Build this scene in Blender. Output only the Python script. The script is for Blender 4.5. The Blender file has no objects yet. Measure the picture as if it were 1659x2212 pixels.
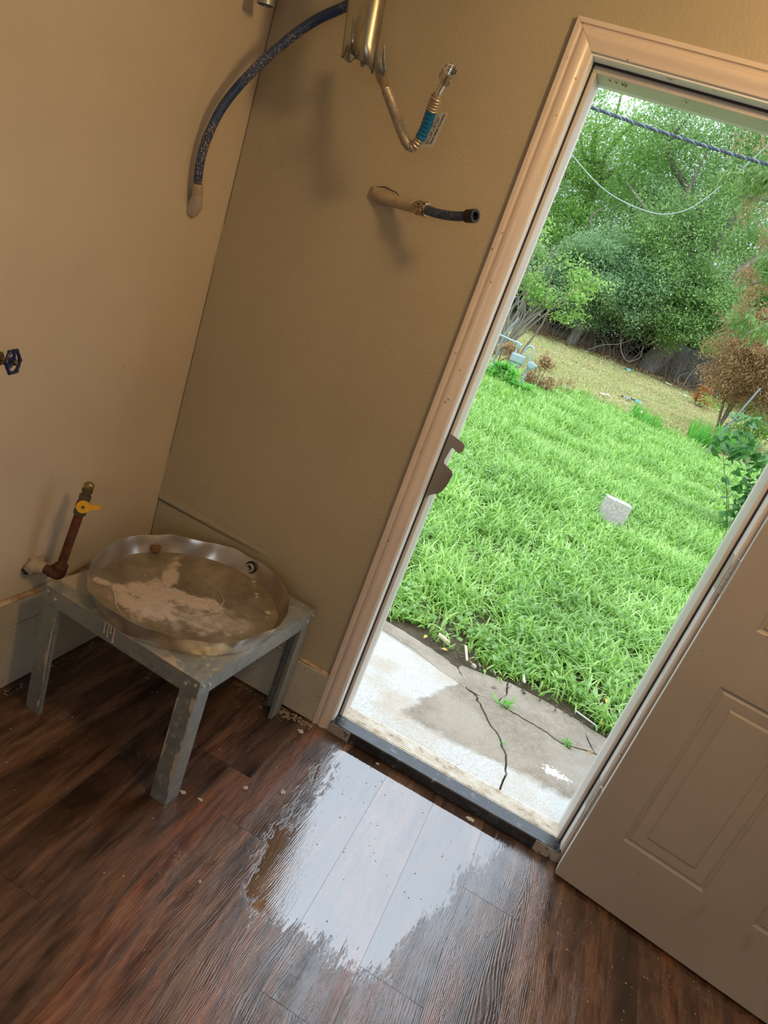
import bpy, math, random
import numpy as np
from mathutils import Vector, Matrix
S = bpy.context.scene
COL = S.collection
# ------------------------------------------------------------------ camera
YAW, PITCH, ROLL = -0.2507, 0.3576, 0.3566
CAMPOS = Vector((1.2335, -1.8274, 1.5026))
fwd = Vector((math.sin(YAW)*math.cos(PITCH), math.cos(YAW)*math.cos(PITCH), -math.sin(PITCH)))
rgt = Vector((math.cos(YAW), -math.sin(YAW), 0)); up = rgt.cross(fwd)
r2 = rgt*math.cos(ROLL) + up*math.sin(ROLL); u2 = -rgt*math.sin(ROLL) + up*math.cos(ROLL)
cd = bpy.data.cameras.new('camera'); cam = bpy.data.objects.new('camera', cd); COL.objects.link(cam)
cd.sensor_fit = 'VERTICAL'; cd.sensor_height = 24.0; cd.lens = 24*1448.6/2212; cd.clip_start = .02; cd.clip_end = 300
M = Matrix((r2, u2, -fwd)).transposed().to_4x4(); M.translation = CAMPOS; cam.matrix_world = M
S.camera = cam
# ------------------------------------------------------------------ view, sky, lights
S.view_settings.view_transform = 'Standard'; S.view_settings.look = 'None'
S.view_settings.gamma = 1; S.view_settings.use_curve_mapping = False; S.view_settings.exposure = 0.0
SKY = 1.15; LAMP_W = 30.0; REAR_FILL_W = 3.5
w = bpy.data.worlds.new('overcast_sky'); S.world = w; w.use_nodes = True
nt = w.node_tree; nt.nodes.clear()
def N(t, ty, **k):
    n = t.nodes.new(ty)
    for a, b in k.items(): setattr(n, a, b)
    return n
o = N(nt, 'ShaderNodeOutputWorld'); bg = N(nt, 'ShaderNodeBackground'); tc = N(nt, 'ShaderNodeTexCoord')
sx = N(nt, 'ShaderNodeSeparateXYZ'); nt.links.new(tc.outputs['Generated'], sx.inputs[0])
mr = N(nt, 'ShaderNodeMapRange'); nt.links.new(sx.outputs['Z'], mr.inputs[0])      # CIE overcast sky: three times as bright overhead as at the horizon
mr.inputs[1].default_value = 0; mr.inputs[2].default_value = 1; mr.inputs[3].default_value = 1*SKY; mr.inputs[4].default_value = 3*SKY
cn = N(nt, 'ShaderNodeTexNoise'); cn.inputs['Scale'].default_value = 2.0; nt.links.new(tc.outputs['Generated'], cn.inputs['Vector'])
cm = N(nt, 'ShaderNodeMapRange'); nt.links.new(cn.outputs[0], cm.inputs[0]); cm.inputs[3].default_value = .85; cm.inputs[4].default_value = 1.15
mu = N(nt, 'ShaderNodeMath', operation='MULTIPLY'); nt.links.new(mr.outputs[0], mu.inputs[0]); nt.links.new(cm.outputs[0], mu.inputs[1])
bg.inputs[0].default_value = (.76, .875, 1.0, 1); nt.links.new(mu.outputs[0], bg.inputs[1]); nt.links.new(bg.outputs[0], o.inputs[0])
def light(name, ty, loc, e, colr, **k):
    l = bpy.data.lights.new(name, ty); l.energy = e; l.color = colr
    ob = bpy.data.objects.new(name, l); COL.objects.link(ob); ob.location = loc
    for a, b in k.items(): setattr(l, a, b)
    return ob
light('ceiling_lamp_light', 'POINT', (1.62, -.95, 2.30), LAMP_W, (1, .65, .30), shadow_soft_size=.09)
wl = light('rear_fill_light', 'AREA', (1.7, -3.16, 1.5), REAR_FILL_W, (.80, .88, 1.0), shape='RECTANGLE', size=1.1, size_y=1.1)  # added cool fill lamp, set at an unseen window behind the camera
wl.rotation_euler = (math.radians(90), 0, 0)

# ------------------------------------------------------------------ materials
def lin(h):
    h = h.lstrip('#'); c = [int(h[i:i+2], 16)/255 for i in (0, 2, 4)]
    return tuple(x/12.92 if x <= .04045 else ((x+.055)/1.055)**2.4 for x in c) + (1,)
class Mat:
    def __init__(s, name, base=(.5, .5, .5, 1), rough=.5, metal=0, **k):
        s.m = bpy.data.materials.new(name); s.m.use_nodes = True; s.t = s.m.node_tree
        s.b = s.t.nodes['Principled BSDF']; s.out = s.t.nodes['Material Output']
        s.b.inputs['Base Color'].default_value = base; s.b.inputs['Roughness'].default_value = rough; s.b.inputs['Metallic'].default_value = metal
        for a, b in k.items(): s.b.inputs[a].default_value = b
        s._p = None
    def pos(s):
        if not s._p: s._p = N(s.t, 'ShaderNodeNewGeometry')
        return s._p.outputs['Position']
    def L(s, a, b): s.t.links.new(a, b)
    def mapv(s, v, scale=(1, 1, 1), rot=(0, 0, 0), loc=None):
        n = N(s.t, 'ShaderNodeMapping'); n.inputs['Scale'].default_value = scale; n.inputs['Rotation'].default_value = rot; s.L(v, n.inputs[0])
        if loc is not None:
            if isinstance(loc, tuple): n.inputs['Location'].default_value = loc
            else: s.L(loc, n.inputs['Location'])
        return n.outputs[0]
    def noise(s, scale, v=None, detail=3, rough=.5, dist=0, ty=None):
        n = N(s.t, 'ShaderNodeTexNoise'); n.inputs['Scale'].default_value = scale; n.inputs['Detail'].default_value = detail
        n.inputs['Roughness'].default_value = rough; n.inputs['Distortion'].default_value = dist
        s.L(v if v is not None else s.pos(), n.inputs['Vector']); return n.outputs[0]
    def voro(s, scale, v=None, feature='F1', out=0):
        n = N(s.t, 'ShaderNodeTexVoronoi', feature=feature); n.inputs['Scale'].default_value = scale
        s.L(v if v is not None else s.pos(), n.inputs['Vector']); return n.outputs[out]
    def ramp(s, f, stops, interp='LINEAR'):
        n = N(s.t, 'ShaderNodeValToRGB'); n.color_ramp.interpolation = interp; e = n.color_ramp.elements
        while len(e) < len(stops): e.new(.5)
        for i, (p, c) in enumerate(stops):
            e[i].position = p; e[i].color = c if isinstance(c, tuple) else (c, c, c, 1)
        s.L(f, n.inputs[0]); return n.outputs[0]
    def mix(s, f, a, b, mode='MIX'):
        n = N(s.t, 'ShaderNodeMix', data_type='RGBA', blend_type=mode)
        for v, i in ((f, 0), (a, 6), (b, 7)):
            if hasattr(v, 'is_output'): s.L(v, n.inputs[i])
            else: n.inputs[i].default_value = v
        return n.outputs[2]
    def math(s, op, a, b=0, c=None, clamp=False):
        n = N(s.t, 'ShaderNodeMath', operation=op, use_clamp=clamp)
        for i, v in enumerate((a, b) if c is None else (a, b, c)):
            if hasattr(v, 'is_output'): s.L(v, n.inputs[i])
            else: n.inputs[i].default_value = v
        return n.outputs[0]
    def rng(s, f, a, b, c, d):
        n = N(s.t, 'ShaderNodeMapRange'); s.L(f, n.inputs[0])
        for i, v in enumerate((a, b, c, d)): n.inputs[i+1].default_value = v
        return n.outputs[0]
    def xyz(s):
        n = N(s.t, 'ShaderNodeSeparateXYZ'); s.L(s.pos(), n.inputs[0]); return n.outputs
    def col(s, v): s.L(v, s.b.inputs['Base Color']); return s
    def rough(s, v): s.L(v, s.b.inputs['Roughness']); return s
    def bump(s, h, strength=.3, dist=.002):
        n = N(s.t, 'ShaderNodeBump'); n.inputs['Strength'].default_value = strength; n.inputs['Distance'].default_value = dist
        s.L(h, n.inputs['Height'])
        if s.b.inputs['Normal'].is_linked: s.L(s.b.inputs['Normal'].links[0].from_socket, n.inputs['Normal'])
        s.L(n.outputs[0], s.b.inputs['Normal']); return s

def wallmat(name, base, k=1.0):
    m = Mat(name, rough=.55)
    v = m.noise(1.6, detail=4, rough=.6)
    c = m.ramp(v, [(.3, tuple(x*.90 for x in base[:3])+(1,)), (.7, tuple(min(1, x*1.06) for x in base[:3])+(1,))])
    sp = m.voro(7.0); dots = m.ramp(sp, [(.012, .35), (.02, 1.0)])       # nail pops and specks
    m.col(m.mix(1.0, c, dots, 'MULTIPLY'))
    m.bump(m.noise(150, detail=2, rough=.4), .55*k, .0018)
    m.bump(m.noise(14, detail=3), .25, .006)
    return m.m
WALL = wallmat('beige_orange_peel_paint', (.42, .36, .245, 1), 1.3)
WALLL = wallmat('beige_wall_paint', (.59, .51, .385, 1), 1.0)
CEIL = Mat('ceiling_paint', (.7, .66, .6, 1), .8).m
REAR = Mat('room_paint', (.62, .56, .48, 1), .8).m
m = Mat('lower_board_paint', rough=.5)
c = m.ramp(m.noise(5, detail=4), [(.3, (.40, .37, .29, 1)), (.7, (.51, .475, .375, 1))]); d = m.ramp(m.noise(60, detail=3), [(.28, (.3, .2, .12, 1)), (.36, (1, 1, 1, 1))])
m.col(m.mix(.6, c, d, 'MULTIPLY')); m.bump(m.noise(25), .2, .002); BASEB = m.m
m = Mat('caulk_rust_line', rough=.7); m.col(m.ramp(m.noise(30, detail=4), [(.35, (.30, .17, .07, 1)), (.6, (.52, .42, .30, 1))])); m.bump(m.noise(90), .6, .002); CAULK = m.m
m = Mat('cream_gloss_trim', rough=.25)
c = m.ramp(m.noise(3, detail=4), [(.3, (.64, .54, .46, 1)), (.7, (.73, .63, .545, 1))]); sp = m.ramp(m.voro(22), [(.05, (.35, .22, .14, 1)), (.09, (1, 1, 1, 1))])
m.col(m.mix(.8, c, sp, 'MULTIPLY')); m.bump(m.noise(9, detail=3), .2, .003); TRIM = m.m
m = Mat('white_jamb_paint', rough=.4)
v = m.mapv(m.pos(), (1, 1, .12)); c = m.ramp(m.noise(40, v, detail=4), [(.27, (.33, .25, .18, 1)), (.33, (.84, .84, .80, 1)), (.8, (.90, .90, .87, 1))]); m.col(c); m.bump(m.noise(60, v), .3, .001); JAMB = m.m
BLACK = Mat('black_rubber_and_gap_shade', (.012, .012, .013, 1), .5).m  # black rubber, also the painted shade inside open gaps
m = Mat('taupe_door_stop', rough=.45); m.col(m.ramp(m.noise(8, m.mapv(m.pos(), (1, 1, .3))), [(.3, (.62, .57, .51, 1)), (.7, (.72, .67, .61, 1))])); STOP = m.m
m = Mat('taupe_door_paint', rough=.42)
c = m.ramp(m.noise(2.5, detail=4), [(.3, (.36, .32, .27, 1)), (.7, (.42, .375, .32, 1))]); sp = m.ramp(m.voro(13), [(.018, (.35, .25, .18, 1)), (.03, (1, 1, 1, 1))])
c = m.mix(1.0, c, sp, 'MULTIPLY'); v = m.mapv(m.pos(), (1, 1, .25)); sm = m.ramp(m.noise(6, v, detail=5, rough=.7), [(.30, (.72, .66, .6, 1)), (.40, (1, 1, 1, 1))])
m.col(m.mix(.7, c, sm, 'MULTIPLY')); m.bump(m.noise(40, detail=2), .12, .0015); DOORP = m.m
m = Mat('white_door_edge', rough=.4); m.col(m.ramp(m.noise(30, m.mapv(m.pos(), (1, 1, .1))), [(.28, (.6, .6, .58, 1)), (.4, (.92, .92, .91, 1))])); DEDGE = m.m
HINGE = Mat('painted_hinge_metal', (.55, .54, .50, 1), .4, .4).m

# embossed vinyl wood planks, partly wet
m = Mat('dark_vinyl_wood', rough=.4)
oi = N(m.t, 'ShaderNodeObjectInfo'); rnd = oi.outputs['Random']
cx = N(m.t, 'ShaderNodeCombineXYZ'); m.L(m.math('MULTIPLY', rnd, 7.3), cx.inputs[0]); m.L(m.math('MULTIPLY', rnd, 31.7), cx.inputs[1]); off = cx.outputs[0]
va = m.mapv(m.pos(), (1, .14, 1), loc=off)
warp = m.noise(9, va, detail=2)
vb = N(m.t, 'ShaderNodeVectorMath', operation='MULTIPLY_ADD'); m.L(warp, vb.inputs[0]); vb.inputs[1].default_value = (.10, .02, 0); m.L(va, vb.inputs[2]); vb = vb.outputs[0]
big = m.noise(9, vb, detail=3, rough=.55)
mid = m.noise(38, vb, detail=4, rough=.6)
c1 = m.ramp(big, [(.24, lin('2b1d16')), (.42, lin('5a4233')), (.56, lin('80634f')), (.66, lin('8a5940')), (.78, lin('a88a71'))])
c2 = m.ramp(mid, [(.34, (.30, .24, .22, 1)), (.5, (.85, .82, .8, 1)), (.7, (1.25, 1.2, 1.15, 1))])
c = m.mix(1.0, c1, c2, 'MULTIPLY')
tone = m.ramp(rnd, [(0, (.72, .66, .62, 1)), (.5, (.95, .9, .86, 1)), (1, (1.15, 1.12, 1.1, 1))]); c = m.mix(1.0, c, tone, 'MULTIPLY')
fine = m.noise(170, vb, detail=3, rough=.6)
c = m.mix(.55, c, m.ramp(fine, [(.35, (.45, .4, .4, 1)), (.6, (1.1, 1.1, 1.1, 1))]), 'MULTIPLY')
wv = N(m.t, 'ShaderNodeTexWave', wave_type='BANDS', bands_direction='X'); m.L(vb, wv.inputs[0]); wv.inputs['Scale'].default_value = 66; wv.inputs['Distortion'].default_value = 5
wv.inputs['Detail'].default_value = 2; wv.inputs['Detail Scale'].default_value = .6
wavef = wv.outputs['Fac']
c = m.mix(.20, c, m.ramp(wavef, [(.1, (.5, .45, .42, 1)), (.6, (1.1, 1.1, 1.1, 1))]), 'MULTIPLY')
X, Y, Z = m.xyz()
edge = m.math('ADD', m.math('MULTIPLY', m.math('SUBTRACT', m.noise(9, m.mapv(m.pos(), (1.3, .5, 1)), detail=7, rough=.75), .5), .32), m.math('MULTIPLY', m.math('SUBTRACT', fine, .5), .16))
xx = m.math('ADD', X, edge); yy = m.math('ADD', Y, edge)
wx = m.math('MULTIPLY', m.rng(xx, .91, .94, 0, 1), m.rng(m.math('ADD', xx, m.math('MULTIPLY', Y, -.30)), 1.49, 1.53, 1, 0)); wy = m.rng(yy, -.70, -.67, 0, 1)
wet = m.math('MULTIPLY', wx, wy)
damp = m.math('MULTIPLY', m.rng(xx, .75, 1.05, 0, 1), m.rng(yy, -1.4, -.45, .2, 1))
# dried plaster scuffs and grit
sc = m.math('MULTIPLY', m.ramp(m.noise(5.0, detail=6, rough=.75), [(.60, 0.0), (.72, 1.0)]), m.ramp(m.noise(120, detail=2), [(.4, 0.0), (.6, 1.0)]))
c = m.mix(m.math('MULTIPLY', sc, .5), c, (.42, .38, .34, 1))
gr = m.math('MULTIPLY', m.ramp(m.voro(55), [(.05, 1.0), (.09, 0.0)]), m.ramp(m.noise(4.3, detail=3), [(.52, 0.0), (.62, 1.0)]))
c = m.mix(m.math('MULTIPLY', gr, .8), c, (.55, .5, .45, 1))
m.col(c)
r0 = m.rng(m.noise(14, detail=4), .3, .7, .30, .46)
r1 = m.math('SUBTRACT', r0, m.math('MULTIPLY', damp, .14))
n = N(m.t, 'ShaderNodeMix', data_type='FLOAT'); m.L(wet, n.inputs[0]); m.L(r1, n.inputs[2]); n.inputs[3].default_value = .045; m.rough(n.outputs[0])
n = N(m.t, 'ShaderNodeMix', data_type='FLOAT'); m.L(wet, n.inputs[0]); m.L(m.math('ADD', 1.62, m.math('MULTIPLY', damp, .62)), n.inputs[2]); n.inputs[3].default_value = 2.8; m.L(n.outputs[0], m.b.inputs['IOR'])
finer = m.noise(260, m.mapv(vb, (1, .5, 1)), detail=3, rough=.7)
hgt = m.math('ADD', m.math('ADD', m.math('MULTIPLY', wavef, .26), m.math('MULTIPLY', fine, 1.1)), m.math('MULTIPLY', finer, .6))
drops = m.math('MULTIPLY', m.ramp(m.voro(170), [(.0, 1.0), (.45, 0.0)]), m.ramp(m.noise(6, m.mapv(m.pos(), (2.2, .5, 1)), detail=3), [(.50, 0.0), (.60, 1.0)]))
hgt = m.math('ADD', m.math('MULTIPLY', hgt, m.rng(wet, 0, 1, 1, .20)), m.math('MULTIPLY', m.math('MULTIPLY', drops, damp), m.rng(wet, 0, 1, .5, .12)))
m.bump(hgt, .62, .0010)
WOOD = m.m
SUBF = Mat('dark_subfloor', (.01, .008, .007, 1), .9).m

def galv(name, a=(.26, .29, .28, 1), b=(.42, .45, .43, 1), paint=.5, pc=(.55, .47, .37, 1), thr=.56, rough=.42):
    m = Mat(name, rough=rough, metal=.6)
    c = m.ramp(m.voro(38, m.mapv(m.pos(), (1, 1, 1)), out='Color' if False else 0), [(.0, a), (.5, b)]); c = m.mix(.5, c, m.ramp(m.noise(12, detail=5), [(.3, a), (.7, b)]))
    f = m.ramp(m.noise(7, detail=6, rough=.65), [(thr, 0.0), (thr+.04, 1.0)]); f2 = m.ramp(m.noise(85, detail=3), [(.62, 0.0), (.66, 1.0)])
    f = m.math('MULTIPLY', m.math('MAXIMUM', f, f2), paint, clamp=True)
    m.col(m.mix(f, c, pc)); m.L(m.math('SUBTRACT', .6, m.math('MULTIPLY', f, .6)), m.b.inputs['Metallic']); m.rough(m.rng(m.noise(30, detail=4), .3, .7, rough-.1, rough+.15))
    m.bump(m.noise(20, detail=3), .15, .003); return m.m
GALV = galv('galvanised_steel', (.24, .27, .26, 1), (.36, .39, .37, 1), paint=.45, thr=.64); GALVT = galv('galvanised_steel_splashed', paint=.85, thr=.50, pc=(.50, .42, .31, 1))
# pan: aluminium with dried plaster and brown silt
def panmat(name, wallside):
    m = Mat(name, rough=.4, metal=.8)
    X, Y, Z = m.xyz()
    al = m.ramp(m.noise(6, detail=4), [(.3, (.42, .40, .37, 1)), (.7, (.62, .60, .56, 1))])
    silt = m.ramp(m.noise(9, detail=6, rough=.7), [(.3, (.10, .07, .04, 1)), (.5, (.20, .155, .095, 1)), (.72, (.36, .29, .20, 1))])
    if wallside:
        f = m.ramp(m.noise(9, detail=6, rough=.75), [(.42, 0.0), (.56, 1.0)]); f = m.math('MULTIPLY', f, m.rng(X, .28, .46, .12, .9))
        c = m.mix(f, al, (.47, .37, .27, 1))
    else:
        c = m.mix(.88, al, silt)
        pos = m.pos()
        def blob(cx_, cy_, rx, ry, rot, amp=.5):
            n = N(m.t, 'ShaderNodeVectorMath', operation='SUBTRACT'); m.L(pos, n.inputs[0]); n.inputs[1].default_value = (cx_, cy_, 0)
            rt = N(m.t, 'ShaderNodeVectorRotate'); m.L(n.outputs[0], rt.inputs[0]); rt.inputs['Angle'].default_value = -rot
            sc_ = N(m.t, 'ShaderNodeVectorMath', operation='MULTIPLY'); m.L(rt.outputs[0], sc_.inputs[0]); sc_.inputs[1].default_value = (1/rx, 1/ry, 0)
            l = N(m.t, 'ShaderNodeVectorMath', operation='LENGTH'); m.L(sc_.outputs[0], l.inputs[0])
            d = m.math('ADD', l.outputs['Value'], m.math('MULTIPLY', m.math('SUBTRACT', m.noise(16, detail=7, rough=.72), .5), amp*3.4))
            return m.rng(d, .8, 1.2, 1, 0)
        f = blob(.288, -.275, .095, .022, -1.05, .7)
        for a_ in ((.345, -.345, .080, .040, 0, .8), (.415, -.32, .08, .030, .45, .9), (.365, -.43, .070, .055, .2, 1.0), (.30, -.47, .05, .03, 0, .9), (.245, -.437, .028, .020, .3, .15), (.185, -.452, .03, .014, .2, .2), (.30, -.40, .06, .04, 0, .7)): f = m.math('MAXIMUM', f, blob(*a_))
        f = m.math('MAXIMUM', f, m.math('MULTIPLY', blob(.52, -.36, .10, .04, .7, .8), .5))
        v2 = m.ramp(m.noise(110, detail=3), [(.3, .72), (.6, 1.0)])
        c = m.mix(m.math('MULTIPLY', f, v2), c, (.56, .46, .37, 1))
        white = m.math('MULTIPLY', blob(.44, -.41, .14, .06, .5, .8), .65); c = m.mix(m.math('MULTIPLY', white, m.ramp(m.noise(40, detail=5), [(.4, 0.0), (.65, 1.0)])), c, (.62, .60, .58, 1))
        m.L(m.rng(f, 0, 1, .18, 0), m.b.inputs['Metallic'])
    m.col(c); m.rough(m.rng(m.noise(8, detail=4), .3, .7, .22, .40) if wallside else m.rng(m.noise(8, detail=4), .3, .7, .32, .6)); m.bump(m.noise(35, detail=5), .35, .0015)
    m.bump(m.noise(6, detail=2), .35, .006)
    return m.m
PANF = panmat('pan_floor_plaster_silt', False); PANW = panmat('pan_wall_aluminium', True)
PLAST = Mat('dried_plaster', (.46, .39, .31, 1), .85); PLAST.bump(PLAST.noise(120, detail=4), .5, .001); PLAST = PLAST.m
PLASTW = Mat('tan_plaster_collar', (.42, .34, .245, 1), .85); PLASTW.bump(PLASTW.noise(70, detail=4), .9, .003); PLASTW = PLASTW.m
GRIT = Mat('dirty_plaster_grit', (.27, .215, .15, 1), .95).m
RUSTB = Mat('rust_stain_block', (.20, .09, .03, 1), .9).m
m = Mat('rusty_pipe', rough=.75, metal=.2); m.col(m.mix(m.math('MULTIPLY', m.ramp(m.voro(210), [(.10, 1.0), (.16, 0.0)]), m.ramp(m.noise(22, detail=2), [(.5, 0.0), (.6, 1.0)])), m.ramp(m.noise(30, detail=5), [(.3, (.045, .016, .008, 1)), (.7, (.15, .05, .02, 1))]), (.6, .5, .4, 1))); m.bump(m.noise(150, detail=3), .6, .001); RUST = m.m
BRASS = Mat('worn_brass', (.35, .26, .10, 1), .35, .9); BRASS.col(BRASS.ramp(BRASS.noise(60, detail=3), [(.3, (.16, .12, .06, 1)), (.7, (.50, .38, .15, 1))])); BRASS = BRASS.m
BRASSD = Mat('dark_brass_valve_body', (.14, .115, .065, 1), .5, .7).m
YEL = Mat('yellow_lever_paint', (.75, .38, .01, 1), .5).m
BLUEW = Mat('dark_blue_enamel', (.012, .018, .085, 1), .3).m
def pex(name, amt):
    m = Mat(name, rough=.4); sp = m.math('MULTIPLY', m.ramp(m.noise(230, detail=4, rough=.65), [(.53, 0.0), (.57, 1.0)]), m.ramp(m.noise(9, detail=2), [(.38, 0.0), (.62, 1.0)]))
    m.col(m.mix(m.math('MULTIPLY', sp, amt), m.ramp(m.noise(25), [(.3, (.010, .030, .085, 1)), (.7, (.022, .055, .14, 1))]), (.52, .40, .26, 1))); m.bump(sp, .4, .001); return m.m
PEX = pex('blue_tube_with_paint_specks', .85); PEX2 = pex('blue_tube', .35)
m = Mat('tan_overspray', rough=.5); m.col(m.ramp(m.noise(30, detail=4), [(.35, (.34, .26, .16, 1)), (.65, (.50, .40, .26, 1))])); m.bump(m.noise(60), .4, .002); TANP = m.m
m = Mat('old_zinc_duct', rough=.3, metal=.95); v = m.mapv(m.pos(), (1, 1, .12)); m.col(m.ramp(m.noise(30, v, detail=5), [(.3, (.22, .20, .15, 1)), (.5, (.40, .37, .29, 1)), (.75, (.34, .39, .28, 1))])); m.rough(m.rng(m.noise(40, v, detail=4), .3, .7, .22, .42)); DUCT = m.m
DARKIN = Mat('dark_inside', (.02, .018, .015, 1), .9).m
m = Mat('oversprayed_steel_hose', rough=.42, metal=.7); m.col(m.ramp(m.noise(80, detail=3), [(.35, (.42, .33, .22, 1)), (.65, (.52, .44, .33, 1))])); CORR = m.m
CRIMP = Mat('specked_brass_crimp', (.5, .4, .25, 1), .35, .8); CRIMP.col(CRIMP.ramp(CRIMP.noise(220, detail=3), [(.42, (.08, .06, .04, 1)), (.5, (.62, .50, .33, 1))])); CRIMP = CRIMP.m
CHROME = Mat('bright_chrome_nut', (.75, .74, .72, 1), .16, 1).m
BLUESL = Mat('clear_blue_sleeve', (.0, .13, .30, 1), .25); BLUESL.bump(BLUESL.noise(180, BLUESL.mapv(BLUESL.pos(), (1, 1, .3))), .5, .001); BLUESL = BLUESL.m
TAGM = Mat('clear_plastic_tag', (.52, .52, .47, 1), .3); TAGM.b.inputs['Alpha'].default_value = .75; TAGM = TAGM.m
INK = Mat('black_print', (.01, .01, .012, 1), .6).m
FLEX = Mat('aluminium_flex', (.72, .72, .73, 1), .3, 1).m
m = Mat('grey_steel_strike', rough=.45, metal=.35); m.col(m.ramp(m.noise(12), [(.3, (.22, .20, .17, 1)), (.7, (.29, .265, .23, 1))])); STRIKE = m.m
m = Mat('black_rubber_sill', rough=.24, IOR=1.7); m.col(m.ramp(m.noise(24, detail=5, rough=.7), [(.42, (.006, .007, .010, 1)), (.58, (.022, .026, .034, 1)), (.70, (.20, .21, .22, 1))])); m.bump(m.noise(40), .2, .001); SILLB = m.m
m = Mat('cream_sill_metal', rough=.55); m.col(m.ramp(m.noise(26, detail=6, rough=.7), [(.30, (.32, .22, .12, 1)), (.44, (.64, .58, .47, 1)), (.6, (.78, .76, .68, 1))])); m.bump(m.noise(120), .3, .001); SILLC = m.m
SILLW = Mat('worn_white_sill_end', (.45, .42, .38, 1), .6); SILLW.col(SILLW.ramp(SILLW.noise(60, detail=5), [(.34, (.06, .05, .045, 1)), (.44, (.33, .30, .265, 1))])); SILLW = SILLW.m
def slabmat():
    m = Mat('worn_white_paint_on_concrete', rough=.75)
    X, Y, Z = m.xyz()
    nz = m.math('MULTIPLY', m.math('SUBTRACT', m.noise(9, detail=6, rough=.7), .5), .15)
    a = m.rng(m.math('ADD', m.math('ADD', X, m.math('MULTIPLY', Y, -.30)), nz), .86, .885, 0, 1)      # bare east of this line
    b = m.rng(m.math('ADD', m.math('ADD', Y, m.math('MULTIPLY', X, -.05)), nz), .385, .42, 0, 1)
    lft = m.math('ADD', m.rng(Y, .84, .98, 0, 1), 0)
    bare = m.math('MULTIPLY', a, b)
    crack = m.rng(m.math('ADD', Y, m.math('MULTIPLY', X, .21)), 1.10, 1.125, 0, 1)
    bare = m.math('MAXIMUM', bare, crack)
    con = m.ramp(m.noise(30, detail=6, rough=.7), [(.3, (.22, .175, .13, 1)), (.7, (.35, .29, .22, 1))])
    con = m.mix(m.rng(m.noise(4, detail=3), .45, .62, 0, .75), con, (.40, .345, .27, 1))
    con = m.mix(m.math('MULTIPLY', m.ramp(m.voro(75), [(.12, 1.0), (.2, 0.0)]), .5), con, (.66, .63, .58, 1))
    wh = m.ramp(m.noise(110, detail=6, rough=.75), [(.30, (.34, .31, .27, 1)), (.44, (.54, .525, .485, 1)), (.6, (.64, .635, .605, 1))])
    wh = m.mix(m.math('MULTIPLY', m.ramp(m.noise(5, detail=5), [(.48, 0.0), (.66, 1.0)]), .55), wh, (.46, .35, .22, 1))
    n_ = N(m.t, 'ShaderNodeVectorMath', operation='SUBTRACT'); m.L(m.pos(), n_.inputs[0]); n_.inputs[1].default_value = (1.65, .60, -.13)
    n2_ = N(m.t, 'ShaderNodeVectorMath', operation='MULTIPLY'); m.L(n_.outputs[0], n2_.inputs[0]); n2_.inputs[1].default_value = (12, 28, 0)
    n3_ = N(m.t, 'ShaderNodeVectorMath', operation='LENGTH'); m.L(n2_.outputs[0], n3_.inputs[0])
    sp = m.rng(m.math('ADD', n3_.outputs['Value'], m.math('MULTIPLY', m.math('SUBTRACT', m.noise(60, detail=5, rough=.7), .5), 3.2)), .55, .65, 1, 0)
    c = m.mix(bare, wh, m.mix(sp, con, (.85, .85, .83, 1)))
    m.col(c); m.bump(m.noise(160, detail=3), .5, .002); m.bump(m.noise(24, detail=4), .3, .004); return m.m
SLAB = slabmat()
SLABE = Mat('dirty_slab_side', (.12, .10, .075, 1), .9).m
m = Mat('soil_and_dry_grass', rough=.95); X, Y, Z = m.xyz()
soil = m.ramp(m.noise(22, detail=6, rough=.7), [(.3, (.05, .035, .02, 1)), (.7, (.13, .10, .055, 1))])
green = m.ramp(m.noise(6, detail=5), [(.35, (.05, .12, .02, 1)), (.7, (.12, .22, .04, 1))])
dry = m.ramp(m.noise(1.6, m.mapv(m.pos(), (.35, 1, 1)), detail=6, rough=.65), [(.34, (.17, .20, .05, 1)), (.46, (.36, .33, .14, 1)), (.62, (.52, .42, .24, 1))])
yy = m.math('ADD', Y, m.math('MULTIPLY', m.math('SUBTRACT', m.noise(.8, detail=4), .5), 1.6))
c = m.mix(m.rng(Y, 1.4, 3.0, 0, .6), soil, green); c = m.mix(m.rng(yy, 13.6, 14.6, 0, 1), c, dry)
rut = m.math('PINGPONG', m.math('ADD', m.math('MULTIPLY', Y, 1.0), m.math('MULTIPLY', m.noise(1.2, detail=3), .5)), 1.1)
c = m.mix(m.math('MULTIPLY', m.math('MULTIPLY', m.rng(rut, 0, .10, 1, 0), m.rng(yy, 14.5, 15.5, 0, 1)), .55), c, (.10, .085, .05, 1))
c = m.mix(m.rng(yy, 22.2, 23.2, 0, 1), c, (.11, .085, .06, 1))
m.col(c); m.bump(m.noise(30, detail=4), .8, .02); GROUND = m.m
def leafmat(name, stops, tr=.45, rough=.5, gloss=.3):
    m = Mat(name, rough=rough); g = N(m.t, 'ShaderNodeNewGeometry')
    c = m.ramp(m.math('ADD', m.math('MULTIPLY', g.outputs['Random Per Island'], .6), m.math('MULTIPLY', m.rng(m.noise(1.7, detail=3), .3, .7, 0, 1), .4)), stops); m.col(c); m.b.inputs['Specular IOR Level'].default_value = gloss
    t = N(m.t, 'ShaderNodeBsdfTranslucent'); m.L(c, t.inputs[0]); ms = N(m.t, 'ShaderNodeMixShader'); ms.inputs[0].default_value = tr
    m.L(m.b.outputs[0], ms.inputs[1]); m.L(t.outputs[0], ms.inputs[2]); m.L(ms.outputs[0], m.out.inputs[0]); return m.m
GRASSM = leafmat('lush_grass_blades', [(0, (.15, .33, .05, 1)), (.35, (.31, .56, .10, 1)), (.75, (.53, .79, .22, 1)), (1, (.78, .90, .40, 1))], .38, .34, .7)
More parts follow.
